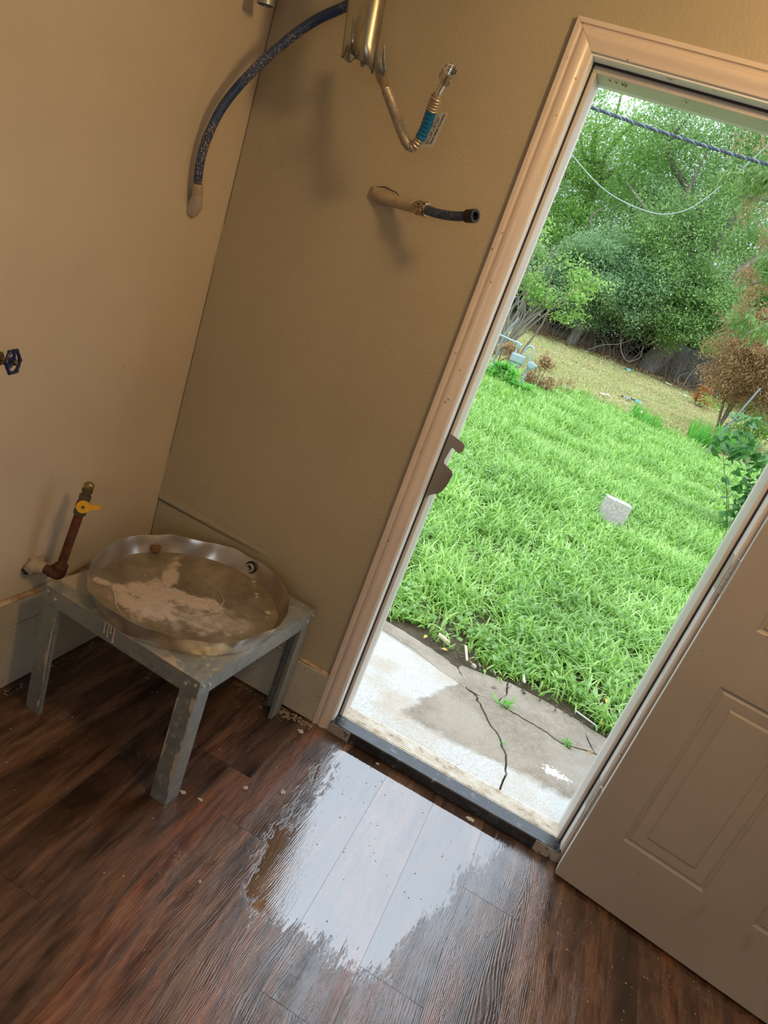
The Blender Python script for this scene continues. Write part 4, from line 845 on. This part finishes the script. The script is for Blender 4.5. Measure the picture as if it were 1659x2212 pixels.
k = (np.sin(x*2.1+.5)*np.sin(y*1.7+1)+r_.normal(0, .4, n_) > 0) & lawnmask(x, y, r_)
x, y = x[k], y[k]; C_ = np.stack([x, y, gz(x, y)+.02+.07*r_.random(len(x))], 1)
tag(leaves('weed_leaves', C_, .038, WEEDM, 8, flat=.35, asp=.62), 'small oval weed leaves mixed into the near grass', 'weeds')
# tufts rooted in the slab cracks
for x, y, h_, n2, lb in ((1.372, .872, .05, 30, 'small grass tuft growing where the slab cracks meet'), (1.672, .838, .030, 40, 'low green weed in the wide crack of the slab'), (1.425, .61, .02, 14, 'tiny sprout in the long crack through the slab')):
    r_ = np.random.default_rng(int(x*100)); cc_ = np.stack([x+r_.normal(0, .012, n2), y+r_.normal(0, .006, n2), np.full(n2, ZSB)+.004+.5*h_*r_.random(n2)], 1)
    tag(leaves('crack_weed', cc_, h_*.8, PLANTL, int(x*10), flat=.6, asp=.22), lb, 'weed')
# block in the grass
bk = MB().box((-.118, -.10, -.045), (.118, .10, .175), .008, Matrix.Translation((1.665, 4.75, -.075)) @ Matrix.Rotation(math.radians(8), 4, 'Z') @ Matrix.Rotation(math.radians(-6), 4, 'X') @ Matrix.Rotation(math.radians(3), 4, 'Y')).build('concrete_block', CONC, smooth=30)
tag(bk, 'pale square concrete block sitting in the green lawn', 'block')
# litter at the slab edge
def bar(a, b, w_, t_, nm, mt, lb, cat):
    a = Vector(a); b = Vector(b); d = (b-a).normalized(); s_ = d.cross(Vector((0, 0, 1))).normalized()*w_/2; u0 = Vector((0, 0, t_))
    o_ = MB().add([a-s_, a+s_, b+s_*.8, b-s_*.8, a-s_+u0, a+s_+u0, b+s_*.8+u0, b-s_*.8+u0], [(0, 1, 2, 3), (4, 5, 6, 7), (0, 1, 5, 4), (1, 2, 6, 5), (2, 3, 7, 6), (3, 0, 4, 7)]).build(nm, mt); return tag(o_, lb, cat)
bar((1.095, 1.155, -.10), (1.135, 1.055, -.115), .013, .005, 'wood_stick', STICK, 'pale split wood stick at the edge of slab and grass', 'stick')
bar((1.355, 1.275, -.085), (1.365, 1.225, -.09), .012, .003, 'plastic_strip', WHITEP, 'upper of two white plastic strips in grass beyond slab', 'litter')
bar((1.40, 1.165, -.10), (1.420, 1.115, -.11), .014, .003, 'plastic_strip', WHITEP, 'lower of two white plastic strips in grass beyond slab', 'litter')
bar((1.675, 1.105, -.112), (1.79, 1.075, -.118), .007, .005, 'white_cord', WHITEP, 'thin white strip lying along slab edge at right', 'litter')
bar((1.165, 1.045, -.118), (1.185, 1.035, -.118), .014, .012, 'pebble', CONC, 'grey pebble at the notch in the slab edge', 'stone')
tb = MB().tube([(.955, 1.125, -.098), (.985, 1.12, -.10), (1.02, 1.105, -.103)], [.013, .0125, .012], 12).build('plastic_tube', PALET, smooth=40); tag(tb, 'short cream plastic tube lying in grass at slab corner', 'litter')
for k, (x, y, z, mt, lb) in enumerate([(1.015, 1.06, -.118, YLEAF, 'yellow leaf on soil beside the cream tube'), (.905, 1.075, -.112, YLEAF, 'yellow leaf at the slab edge near the left jamb'), (1.155, 1.065, -.117, BLEAF, 'rust brown leaf beside the wood stick'), (1.30, .985, -.126, BLEAF, 'brown leaf lying on the far middle slab piece'), (1.80, 1.095, -.10, YLEAF, 'yellow leaf near right end of the slab'), (1.775, .865, -.128, BLEAF, 'brown leaf at the end of the wide crack'), (1.79, 1.20, -.04, YLEAF, 'yellow leaf caught in grass above slab right end'), (1.685, .82, -.127, BLEAF, 'small brown leaf on wide crack beside the low weed')]):
    a = k*1.3; l_ = .018; d = Vector((math.cos(a), math.sin(a), .15)); s_ = Vector((-math.sin(a), math.cos(a), .2)); p = Vector((x, y, z))
    tag(MB().add([p-d*l_, p+s_*l_*.5+Vector((0, 0, .004)), p+d*l_, p-s_*l_*.5+Vector((0, 0, .003)), p-d*l_*.2+Vector((0, 0, .001))], [(0, 4, 1), (4, 2, 1), (0, 3, 4), (4, 3, 2)]).build('leaf', mt), lb, 'leaf')
mb = MB(); rr = random.Random(31)
for k in range(60): mb.blob((rr.uniform(.9, 1.9), 1.075+rr.gauss(0, .02), -.122), rr.uniform(.003, .010), k, 5, (1, 1, .6), .3)
tag(mb.build('soil_crumbs', SLABE, smooth=60, kind='stuff'), 'dark soil crumbs along the far edge of the slab', 'soil')

# ------------------------------------------------------------------ gas meter
gmtr = thing('gas_meter', 'grey green gas meter with arched pipe standing in the lawn', 'gas meter', (-.49, 11.5, -.12))
Ym = 11.5
def mp(x, z, y=Ym): return Vector((x, y, z))
MB().box((-.885, Ym-.09, .335), (-.615, Ym+.09, .50), .02).box((-.865, Ym-.07, .28), (-.64, Ym+.07, .335), .01).build('meter_body', METER, gmtr, smooth=30)
MB().tube(smoothpath([mp(-.665, .49), mp(-.68, .60), mp(-.66, .68), mp(-.60, .715), mp(-.545, .68), mp(-.53, .60), mp(-.525, .44)], 6), .022, 12).build('arched_pipe', METER, gmtr, smooth=60)
MB().tube([mp(-.838, .50), mp(-.840, .64)], .022, 12).tube([mp(-.90, .69), mp(-.78, .655)], .035, 12).hexn(mp(-.84, .60), mp(-.842, .70), .040).build('shutoff_valve', METER, gmtr, smooth=40)
MB().cyl(mp(-.875, .685), mp(-1.28, .705), .020, 12).build('horizontal_pipe', METER, gmtr, smooth=60)
MB().tube([mp(-1.262, .72), mp(-1.262, -.15)], .022, 12).build('left_riser', METER, gmtr, smooth=60)
MB().tube([(-.525, Ym-.02, .395), (-.45, Ym-.05, .395)], [.045, .060], 16).tube([(-.45, Ym-.05, .385), (-.44, Ym-.12, .385)], [.085, .07], 18).tube([(-.44, Ym-.12, .385), (-.437, Ym-.16, .385)], [.045, .04], 14).tube([(-.40, Ym-.05, .40), (-.34, Ym-.05, .41)], [.03, .025], 12).build('regulator', METER, gmtr, smooth=40)
MB().tube([mp(-.50, .33), mp(-.505, .1), mp(-.49, -.14)], [.024, .024, .028], 12).hexn(mp(-.504, .12), mp(-.502, .19), .036).build('riser', METER, gmtr, smooth=40)
gpst = MB().tube([(-1.235, 11.9, -.14), (-1.235, 11.9, .72), (-1.10, 11.95, 1.10)], .026, 12).build('leaning_pipe', GREYP, smooth=60); tag(gpst, 'thin grey pipe bent upward behind gas meter', 'pipe')

# ------------------------------------------------------------------ plants
rng = np.random.default_rng(11)
def ell(n_, c, r, hollow=.35):
    v = rng.normal(size=(n_, 3)); v /= np.linalg.norm(v, axis=1)[:, None]; return np.array(c)+v*np.array(r)*(hollow+(1-hollow)*rng.random((n_, 1))**.6)
def clusters(n_c, per, c, r, spread, hollow=.4, squ=(1, 1, .6)):
    ns_ = max(5, n_c//26); sub = ell(ns_, c, np.array(r)*1.08, hollow); wt = rng.random(ns_)+.3
    cc_ = sub[rng.choice(ns_, n_c, p=wt/wt.sum())]+rng.normal(size=(n_c, 3))*np.array(r)*np.array([.17, .17, .12])
    return (np.repeat(cc_, per, 0)+rng.normal(size=(n_c*per, 3))*spread*np.array(squ))
def branchy(mb, base, tips, r0, seed, wob=.15):
    r_ = random.Random(seed); base = Vector(base)
    for t in tips:
        t = Vector(t); m1 = base.lerp(t, .4)+Vector((r_.gauss(0, wob), r_.gauss(0, wob), abs(r_.gauss(0, wob)))); m2 = base.lerp(t, .75)+Vector((r_.gauss(0, wob), r_.gauss(0, wob), r_.gauss(0, wob)))
        pp = smoothpath([base, m1, m2, t], 5); k_ = len(pp); mb.tube(pp, [r0*(1-.85*i/(k_-1)) for i in range(k_)], 6)
pb = thing('leafy_weed', 'bright green leafy weed growing in front of gas meter', 'plant', (-.75, 11.0, -.12))
leaves('foliage', np.concatenate([clusters(60, 8, (-.85, 10.9, .06), (.36, .25, .20), .05), clusters(20, 8, (-.48, 10.9, .0), (.22, .2, .14), .05)]), .13, PLANTL, 21, pb, .5, .45)
mb = MB(); branchy(mb, (-.75, 11.0, -.14), [(-.95, 10.9, .3), (-.75, 10.8, .42), (-.5, 10.9, .25), (-.65, 11, .36)], .01, 1, .03); mb.build('stem', TWIG, pb)
db = thing('dead_bush', 'small brown dead bush right of the gas meter', 'bush', (-.30, 12.4, -.12))
leaves('dead_foliage', clusters(120, 12, (-.30, 12.4, .15), (.34, .28, .34), .06), .075, BROWNL, 22, db, .8, .4)
mb = MB(); branchy(mb, (-.3, 12.4, -.14), [(-.5, 12.3, .4), (-.2, 12.5, .5), (.0, 12.3, .3), (-.35, 12.4, .55)], .012, 2, .05); mb.build('stem', TWIG, db)
db = thing('dead_bush', 'darker brown dead brush behind pipes left of the gas meter', 'bush', (-1.35, 13.0, -.1))
leaves('dead_foliage', clusters(110, 12, (-1.4, 13.0, .3), (.45, .3, .40), .08), .075, BROWNL, 23, db, .8, .4)
mb = MB(); branchy(mb, (-1.35, 13, -.14), [(-1.7, 13, .6), (-1.2, 13, .7), (-1.4, 12.9, .8), (-1.0, 13.1, .5)], .014, 3, .06); mb.build('stem', TWIG, db)
db = thing('dead_weed', 'low brown dead weed stalks at the edge of the lawn', 'weed', (.12, 13.6, -.12))
leaves('dead_foliage', clusters(24, 9, (.12, 13.6, .05), (.22, .15, .16), .05), .06, BROWNL, 24, db, .8, .3)
mb = MB(); branchy(mb, (.12, 13.6, -.14), [(-.05, 13.6, .35), (.2, 13.6, .3), (.3, 13.5, .2)], .008, 4, .03); mb.build('stem', TWIG, db)
for k, (x, y, h_, n2, lb) in enumerate([(3.35, 14.6, .45, 260, 'tall green grass clump at lawn edge before the dry strip'), (4.0, 14.9, .5, 200, 'second tall grass clump nearer the leaning grey post'), (2.0, 14.3, .28, 160, 'low weedy grass clump by the litter at lawn edge')]):
    o_ = blades('tall_grass', n2, y-.3, y+.3, h_, .025, PLANTL, 60+k, spread=.5, box=(x-.35, x+.35)); tag(o_, lb, 'grass')
# multi-stem shrub behind the meter
sh = thing('thin_stemmed_shrub', 'multi-stemmed pale shrub by the left jamb behind gas meter', 'shrub', (-1.75, 16.0, .1))
mb = MB(); rr = random.Random(6)
for k in range(16): branchy(mb, (-1.85+rr.gauss(0, .12), 16+rr.gauss(0, .1), -.02), [(-1.9+rr.gauss(0, .75), 16+rr.gauss(0, .5), rr.uniform(1.9, 3.1))], .035, k, .12)
mb.build('stem', TWIGL, sh, smooth=60)
leaves('foliage', np.concatenate([clusters(260, 12, (-1.6, 16, 2.6), (1.3, .9, 1.0), .13), clusters(60, 10, (-.9, 16, 1.7), (.6, .5, .4), .12)]), .10, TREE2, 31, sh, .5, .5)
def tree(label, base, crown, trunk_r, tips, fol, mat_, size, seed, nm='tree', lean=None):
    t = thing(nm, label, 'tree', base); mb = MB(); b = Vector(base)
    top = Vector(lean) if lean else b+Vector((0, 0, 2.5)); pp = smoothpath([b-Vector((0, 0, .2)), b.lerp(top, .5)+Vector((.08, 0, 0)), top], 5)
    mb.tube(pp, [trunk_r*(1.25-.55*i/(len(pp)-1)) for i in range(len(pp))], 12); mb.build('trunk', BARK, t, smooth=60)
    bm_ = MB(); branchy(bm_, top, tips, trunk_r*.55, seed, .3); bm_.build('branch', BARK, t, smooth=60)
    leaves('foliage', np.concatenate(fol), size, mat_, seed, t, .6, .52); return t
z24 = .62
tree('large dark green tree with thick grey trunk beyond the dry strip', (1.80, 24, .70), None, .36, [(-1.5, 24, 6), (.5, 23.5, 7.5), (3.5, 24, 6), (2.5, 24.5, 8.5), (1.2, 23, 5), (-.5, 24.2, 8.5)],
     [clusters(2600, 18, (.9, 23.4, 3.9), (2.3, 1.3, 1.9), .17, .2), clusters(1000, 18, (2.5, 22.9, 2.75), (1.35, .9, 1.05), .15, .2), clusters(2300, 14, (.9, 24.4, 7.6), (2.9, 1.4, 2.7), .20, .15)], TREE1, .095, 41, lean=(2.15, 24, 3.0))
tree('dense green tree left of the big trunk, foliage low to the ground', (-1.0, 23.2, .55), None, .16, [(-2, 23, 3.5), (.2, 23, 4), (-1, 22.6, 4.6), (-1.8, 23.4, 5)],
     [clusters(2100, 19, (-.7, 22.4, 2.75), (1.9, 1.0, 1.5), .15, .2), clusters(700, 18, (-2.3, 22.6, 2.3), (1.2, .8, 1.1), .14, .2)], TREE3, .09, 42, lean=(-.9, 23.2, 2.3))
tree('tall airy tree with dark trunk showing in the upper left of the doorway view', (-3.0, 26, .6), None, .22, [(-4, 26, 7.5), (-2, 26, 8.5), (-3.2, 25.6, 9.5), (-1.5, 26.4, 7), (-4.5, 26, 6)],
     [clusters(2000, 15, (-2.8, 25.6, 6.6), (2.7, 1.5, 3.0), .19, .15), clusters(1200, 17, (-3.3, 25.0, 3.8), (1.9, 1.2, 1.7), .17, .2)], TREE2, .10, 43, lean=(-2.7, 26, 5.8))
tree('bright green airy tree right of the big trunk, sky showing through', (4.3, 27, .7), None, .18, [(3.2, 27, 6), (5.2, 27, 6.5), (4.2, 27, 8), (6.2, 27, 5)],
     [clusters(1300, 14, (3.6, 26.4, 4.3), (1.7, 1.2, 1.7), .18, .2), clusters(700, 12, (4.2, 26.8, 9.0), (3.2, 1.3, 2.0), .2, .15), clusters(420, 12, (2.4, 26.5, 6.6), (1.5, 1.0, 1.2), .2, .2)], TREE2, .105, 44, lean=(4.2, 27, 4.2))
tree('low rounded green tree at the right edge behind the brown bush', (5.6, 26, .5), None, .15, [(5.0, 26, 3), (6.4, 26, 3.2), (5.7, 26, 3.8)],
     [clusters(1400, 17, (5.7, 25.6, 2.9), (1.9, 1.2, 1.5), .17, .2)], TREE1, .105, 45, lean=(5.6, 26, 2.3))
tree('bluish green background tree far behind the others', (.5, 33, .7), None, .25, [(-2, 33, 6), (3, 33, 6.5), (.5, 33, 8)],
     [clusters(2200, 13, (-1.0, 33, 6.0), (6.0, 1.4, 4.2), .3, .1), clusters(1000, 13, (6.0, 34, 3.4), (4.0, 1.2, 2.4), .28, .1)], TREE3, .22, 46, lean=(.6, 33, 3.6))
tree('tree standing alone far left, out beyond the left door jamb', (-8.0, 26, .6), None, .2, [(-9, 26, 5), (-7, 26, 6), (-8, 25.6, 7)],
     [clusters(1300, 15, (-8.2, 25.6, 4.6), (2.9, 1.4, 2.8), .2, .15), clusters(500, 15, (-12.5, 26.5, 3.4), (2.6, 1.2, 2.2), .2, .15)], TREE1, .12, 47, lean=(-8, 26, 3.4))
# underbrush: tangled dead branches in the shade
ub = MB(); rr = random.Random(17)
for k in range(190):
    x = rr.uniform(-2.4, 5.2); y = rr.uniform(23.0, 25.2); z = float(gz(x, y)); dx = rr.gauss(0, .55)
    pp = smoothpath([(x, y, z-.05), (x+dx*.3+rr.gauss(0, .1), y, z+.35), (x+dx*.8, y+rr.gauss(0, .2), z+rr.uniform(.5, .9)), (x+dx*1.5, y+rr.gauss(0, .3), z+rr.uniform(.7, 1.7))], 4); ub.tube(pp, [.020*(1-.75*i/(len(pp)-1)) for i in range(len(pp))], 5)
tag(ub.build('dead_underbrush', TWIG, smooth=60, kind='stuff'), 'tangle of dead brown branches in shade under the trees', 'brush')
for k, pts in enumerate([[(-.3, 22.6, .62), (.1, 22.5, .95), (.55, 22.6, 1.15), (.9, 22.6, 1.45)], [(.55, 22.4, 1.3), (.75, 22.4, .95), (1.05, 22.4, .75), (1.35, 22.4, .98), (1.3, 22.4, 1.35)], [(3.0, 22.6, .62), (3.02, 22.6, 1.0), (3.15, 22.6, 1.4), (3.5, 22.7, 1.75)], [(2.85, 22.8, .62), (2.75, 22.8, .85), (3.0, 22.8, 1.1)]]):
    pp = smoothpath(pts, 6); o_ = MB().tube(pp, [.017*(1-.5*i/(len(pp)-1)) for i in range(len(pp))], 7).build('bare_branch', TWIGL, smooth=60)
    tag(o_, ['pale bare branch leaning out left of the big trunk', 'looping pale bare branch just left of the big trunk', 'bare upright sapling in front of the grey fence', 'thin forked stick at the foot of the bare sapling'][k], 'branch')
r_ = np.random.default_rng(5); n_ = 2600; C_ = np.stack([r_.uniform(-2.6, 5.4, n_), r_.uniform(22.6, 24.6, n_), np.zeros(n_)], 1); C_[:, 2] = gz(C_[:, 0], C_[:, 1])+.02
tag(leaves('leaf_litter', C_, .11, BROWNL, 9, flat=.4, asp=.6), 'brown fallen leaf litter along the foot of the trees', 'leaf litter')
# fence
fn = thing('board_fence', 'weathered grey board fence in shade right of the big trunk', 'fence', (3, 26.2, .8))
for k in range(18):
    x = 1.75+k*.148; MB().box((x, 26.2, .65), (x+.142, 26.22, 1.86+.02*math.sin(k*2.3)), .004).build('board', FENCE, fn)
MB().box((1.75, 26.22, 1.0), (4.4, 26.26, 1.09)).build('rail', FENCE, fn); MB().box((1.75, 26.22, 1.6), (4.4, 26.26, 1.69)).build('rail', FENCE, fn)
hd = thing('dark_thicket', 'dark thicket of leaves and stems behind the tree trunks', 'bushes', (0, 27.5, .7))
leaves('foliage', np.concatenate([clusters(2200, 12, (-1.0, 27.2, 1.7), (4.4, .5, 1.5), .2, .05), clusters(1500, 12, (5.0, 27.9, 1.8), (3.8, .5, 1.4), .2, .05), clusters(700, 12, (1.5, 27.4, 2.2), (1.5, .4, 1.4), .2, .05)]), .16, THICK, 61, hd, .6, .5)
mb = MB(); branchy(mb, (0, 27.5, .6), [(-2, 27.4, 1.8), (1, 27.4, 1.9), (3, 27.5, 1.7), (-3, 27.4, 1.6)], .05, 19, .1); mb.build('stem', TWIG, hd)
# right side: dead brown bush, orange heap, overhanging branches, vine
rb = thing('brown_dead_shrub', 'big tan dead shrub at right edge beside the trees', 'shrub', (3.9, 16.5, .3))
leaves('dead_foliage', np.concatenate([clusters(1900, 14, (3.95, 16.2, 1.75), (1.25, .8, .95), .09, .2), clusters(260, 12, (3.15, 16.1, 2.75), (.50, .4, .75), .07, .2), clusters(150, 11, (3.0, 16.1, 3.9), (.30, .3, .8), .07, .2)]), .07, BROWNL, 51, rb, .8, .42)
mb = MB(); branchy(mb, (3.75, 16.5, .1), [(3.2, 16.2, 2.4), (3.6, 16.2, 2.9), (4.3, 16.3, 2.6), (3.1, 16.2, 3.9), (4.8, 16.4, 2.0), (3.9, 16.1, 2.2)], .03, 7, .12); mb.build('stem', TWIG, rb, smooth=60)
lv2 = thing('low_green_bush', 'low yellow-green bush under the tan dead shrub', 'bush', (4.6, 17.2, .2))
leaves('foliage', clusters(240, 12, (4.7, 17.2, .75), (1.1, .6, .5), .10, .3), .09, TREE2, 52, lv2, .6, .5); mb = MB(); branchy(mb, (4.6, 17.2, .05), [(4.2, 17.1, .9), (5.1, 17.2, 1.0), (4.6, 17, 1.1)], .02, 9, .06); mb.build('stem', TWIG, lv2)
oh = thing('orange_dead_heap', 'small heap of orange dead foliage below the trees', 'foliage heap', (3.5, 20.2, .35))
leaves('dead_foliage', clusters(70, 22, (3.52, 20.2, .72), (.36, .30, .22), .07, .3), .12, ORNG, 53, oh, .4, .22, droop=-.9); mb = MB(); branchy(mb, (3.55, 20.2, .3), [(3.3, 20.1, .8), (3.7, 20.2, .85), (3.5, 20.1, .9)], .012, 11, .04); mb.build('stem', TWIG, oh)
ob_ = thing('overhanging_tree', 'near tree branches with long drooping leaves hanging in from the right edge', 'tree', (4.6, 9.0, -.12))
fol = [clusters(nc, 11, c, r, .075, .1, (1, 1, .8)) for nc, c, r in ((46, (1.60, 8, 3.74), (.34, .3, .17)), (18, (1.36, 8, 3.58), (.18, .2, .13)), (30, (2.02, 8, 3.72), (.25, .3, .15)), (40, (2.20, 8, 2.88), (.17, .3, .24)), (44, (2.36, 8, 2.10), (.26, .3, .14)), (10, (1.62, 8, 3.35), (.14, .2, .10)))]
leaves('foliage', np.concatenate(fol), .115, OVER, 54, ob_, .35, .20, droop=-.75)
leaves('dead_sprays', np.concatenate([clusters(14, 14, c, r, .05, .2, (1, 1, 1.6)) for c, r in (((1.35, 7.9, 4.0), (.25, .1, .15)), ((1.85, 7.9, 4.05), (.2, .1, .14)), ((1.70, 7.9, 3.30), (.15, .1, .22)), ((2.05, 7.9, 3.0), (.12, .1, .25)), ((2.0, 7.9, 2.65), (.16, .1, .15)))]), .05, BROWNL, 55, ob_, .6, .35, droop=-1.0)
mb = MB(); mb.tube(smoothpath([(4.6, 9.0, -.2), (4.4, 9, 2.2), (4.0, 8.8, 3.6)], 6), [.14]*7+[.10]*6, 10)
mb.build('trunk', BARK, ob_, smooth=60)
mb = MB(); branchy(mb, (4.0, 8.8, 3.6), [(1.45, 8, 3.42), (2.0, 8, 2.5), (1.3, 8, 3.75), (2.3, 8.1, 1.95)], .045, 13, .10); mb.build('branch', TWIGL, ob_, smooth=60)
vn = thing('climbing_vine_plant', 'dark green broad-leaved plant at the right jamb', 'plant', (2.9, 6.5, -.12))
cc_ = np.concatenate([ell(70, (2.62, 6.5, .78), (.26, .2, .20), .2), ell(150, (3.02, 6.5, .50), (.40, .25, .42), .2), ell(14, (2.62, 6.5, 1.08), (.16, .1, .10), .2), ell(80, (3.15, 6.4, .1), (.4, .25, .3), .2)])
vm = MB(); rr = random.Random(21)
for p in cc_:
    a = rr.uniform(0, 6.28); s_ = rr.uniform(.045, .085); m_ = Matrix.Translation(Vector(p)) @ Matrix.Rotation(a, 4, 'Z') @ Matrix.Rotation(rr.uniform(.2, 1.1), 4, 'X')
    poly = [(0, 0), (.55, -.25), (.75, .25), (.5, .8), (0, 1.35), (-.5, .8), (-.75, .25), (-.55, -.25)]; vs = [m_ @ Vector((x*s_, y*s_, -.18*s_*abs(x))) for x, y in poly]
    vm.add([m_ @ Vector((0, .45*s_, .04*s_))]+vs, [(0, k+1, (k+1) % 8+1) for k in range(8)])
vm.build('leaf', VINEL, vn, kind='stuff')
mb = MB(); branchy(mb, (3.0, 6.5, -.14), [(2.45, 6.5, .95), (2.7, 6.5, 1.15), (3.1, 6.4, .9), (2.6, 6.5, .6), (3.3, 6.5, .5)], .006, 15, .05); mb.build('stem', TWIG, vn)
gp2 = MB().tube([(3.27, 13.0, -.3), (3.33, 13.0, .25), (3.60, 13.0, 1.45)], .019, 10).build('leaning_post', GREYP, smooth=60); tag(gp2, 'leaning grey metal post at the right in front of the dead shrub', 'post')
# litter on the dry strip
for k, (x, y, s_, mt, lb) in enumerate([(.95, 15.3, .16, WHITEP, 'white rag on lawn edge, left of the other litter'), (1.7, 16.3, .16, BLUEP, 'pale blue plastic scrap on the dry strip middle'), (1.45, 16.1, .15, GREYP, 'grey litter scrap beside the pale blue scrap'), (1.85, 15.0, .11, WHITEP, 'white litter scrap on brown patch at lawn edge'), (1.15, 21.6, .15, BLUEP, 'bluish scrap left of the trunk foot'), (2.55, 22.4, .13, WHITEP, 'white stone-like scrap right of the trunk foot'), (3.0, 20.9, .10, WHITEP, 'white scrap on dry strip before the orange heap'), (3.85, 15.2, .08, BLUEP, 'small blue scrap near tall grass at right'), (-.35, 22.2, .10, WHITEP, 'white scrap at left under the dark trees'), (4.05, 13.2, .14, BLUEP, 'bright blue scrap behind the broad-leaved plant')]):
    z = float(gz(x, y))+.02; r_ = random.Random(k); vs = []
    for i in range(4):
        for j in range(3): vs.append((x+(i/3-.5)*s_*1.8+r_.uniform(-.02, .02), y+(j/2-.5)*s_, z+r_.uniform(.0, .07)))
    tag(MB().add(vs, [(i*3+j, (i+1)*3+j, (i+1)*3+j+1, i*3+j+1) for i in range(3) for j in range(2)]).build('litter_scrap', mt), lb, 'litter')
# overhead cable (twisted) and slack wire
ca = thing('overhead_cable', 'thick twisted grey overhead cable crossing the trees', 'cable', (0, 5, 3.1))
NCB = 900
def cpt(t): return Vector((-1.4+4.6*t, 5-.3*t, 3.245-.145*t-.10*math.sin(math.pi*t)+.02))
base = [cpt(i/NCB) for i in range(NCB+1)]
MB().tube([base[i] for i in range(0, NCB+1, 20)], .010, 8).build('core', CABLE, ca, smooth=60)
for s_, mt in ((0, CABLEL), (2.1, CABLE), (4.2, CABLE)):
    hx = [p+Vector((0, math.cos(i*.30+s_), math.sin(i*.30+s_)))*.0085 for i, p in enumerate(base)]; MB().tube(hx, .0075, 5).build('strand', mt, ca, smooth=60)
wr = MB().tube(smoothpath([(-2.2, 9, 4.3), (-1.45, 9, 3.86), (-.738, 9, 3.486), (-.35, 9, 3.29), (-.044, 9, 3.184), (.3, 9, 3.13), (.658, 9, 3.131), (.88, 9, 3.21), (1.07, 9, 3.362), (1.284, 9, 3.697), (1.5, 9, 4.1), (1.7, 9, 4.6)], 6), .009, 6).build('slack_wire', WIRE, smooth=60)
tag(wr, 'thin pale wire sagging in a loop before the trees', 'wire')
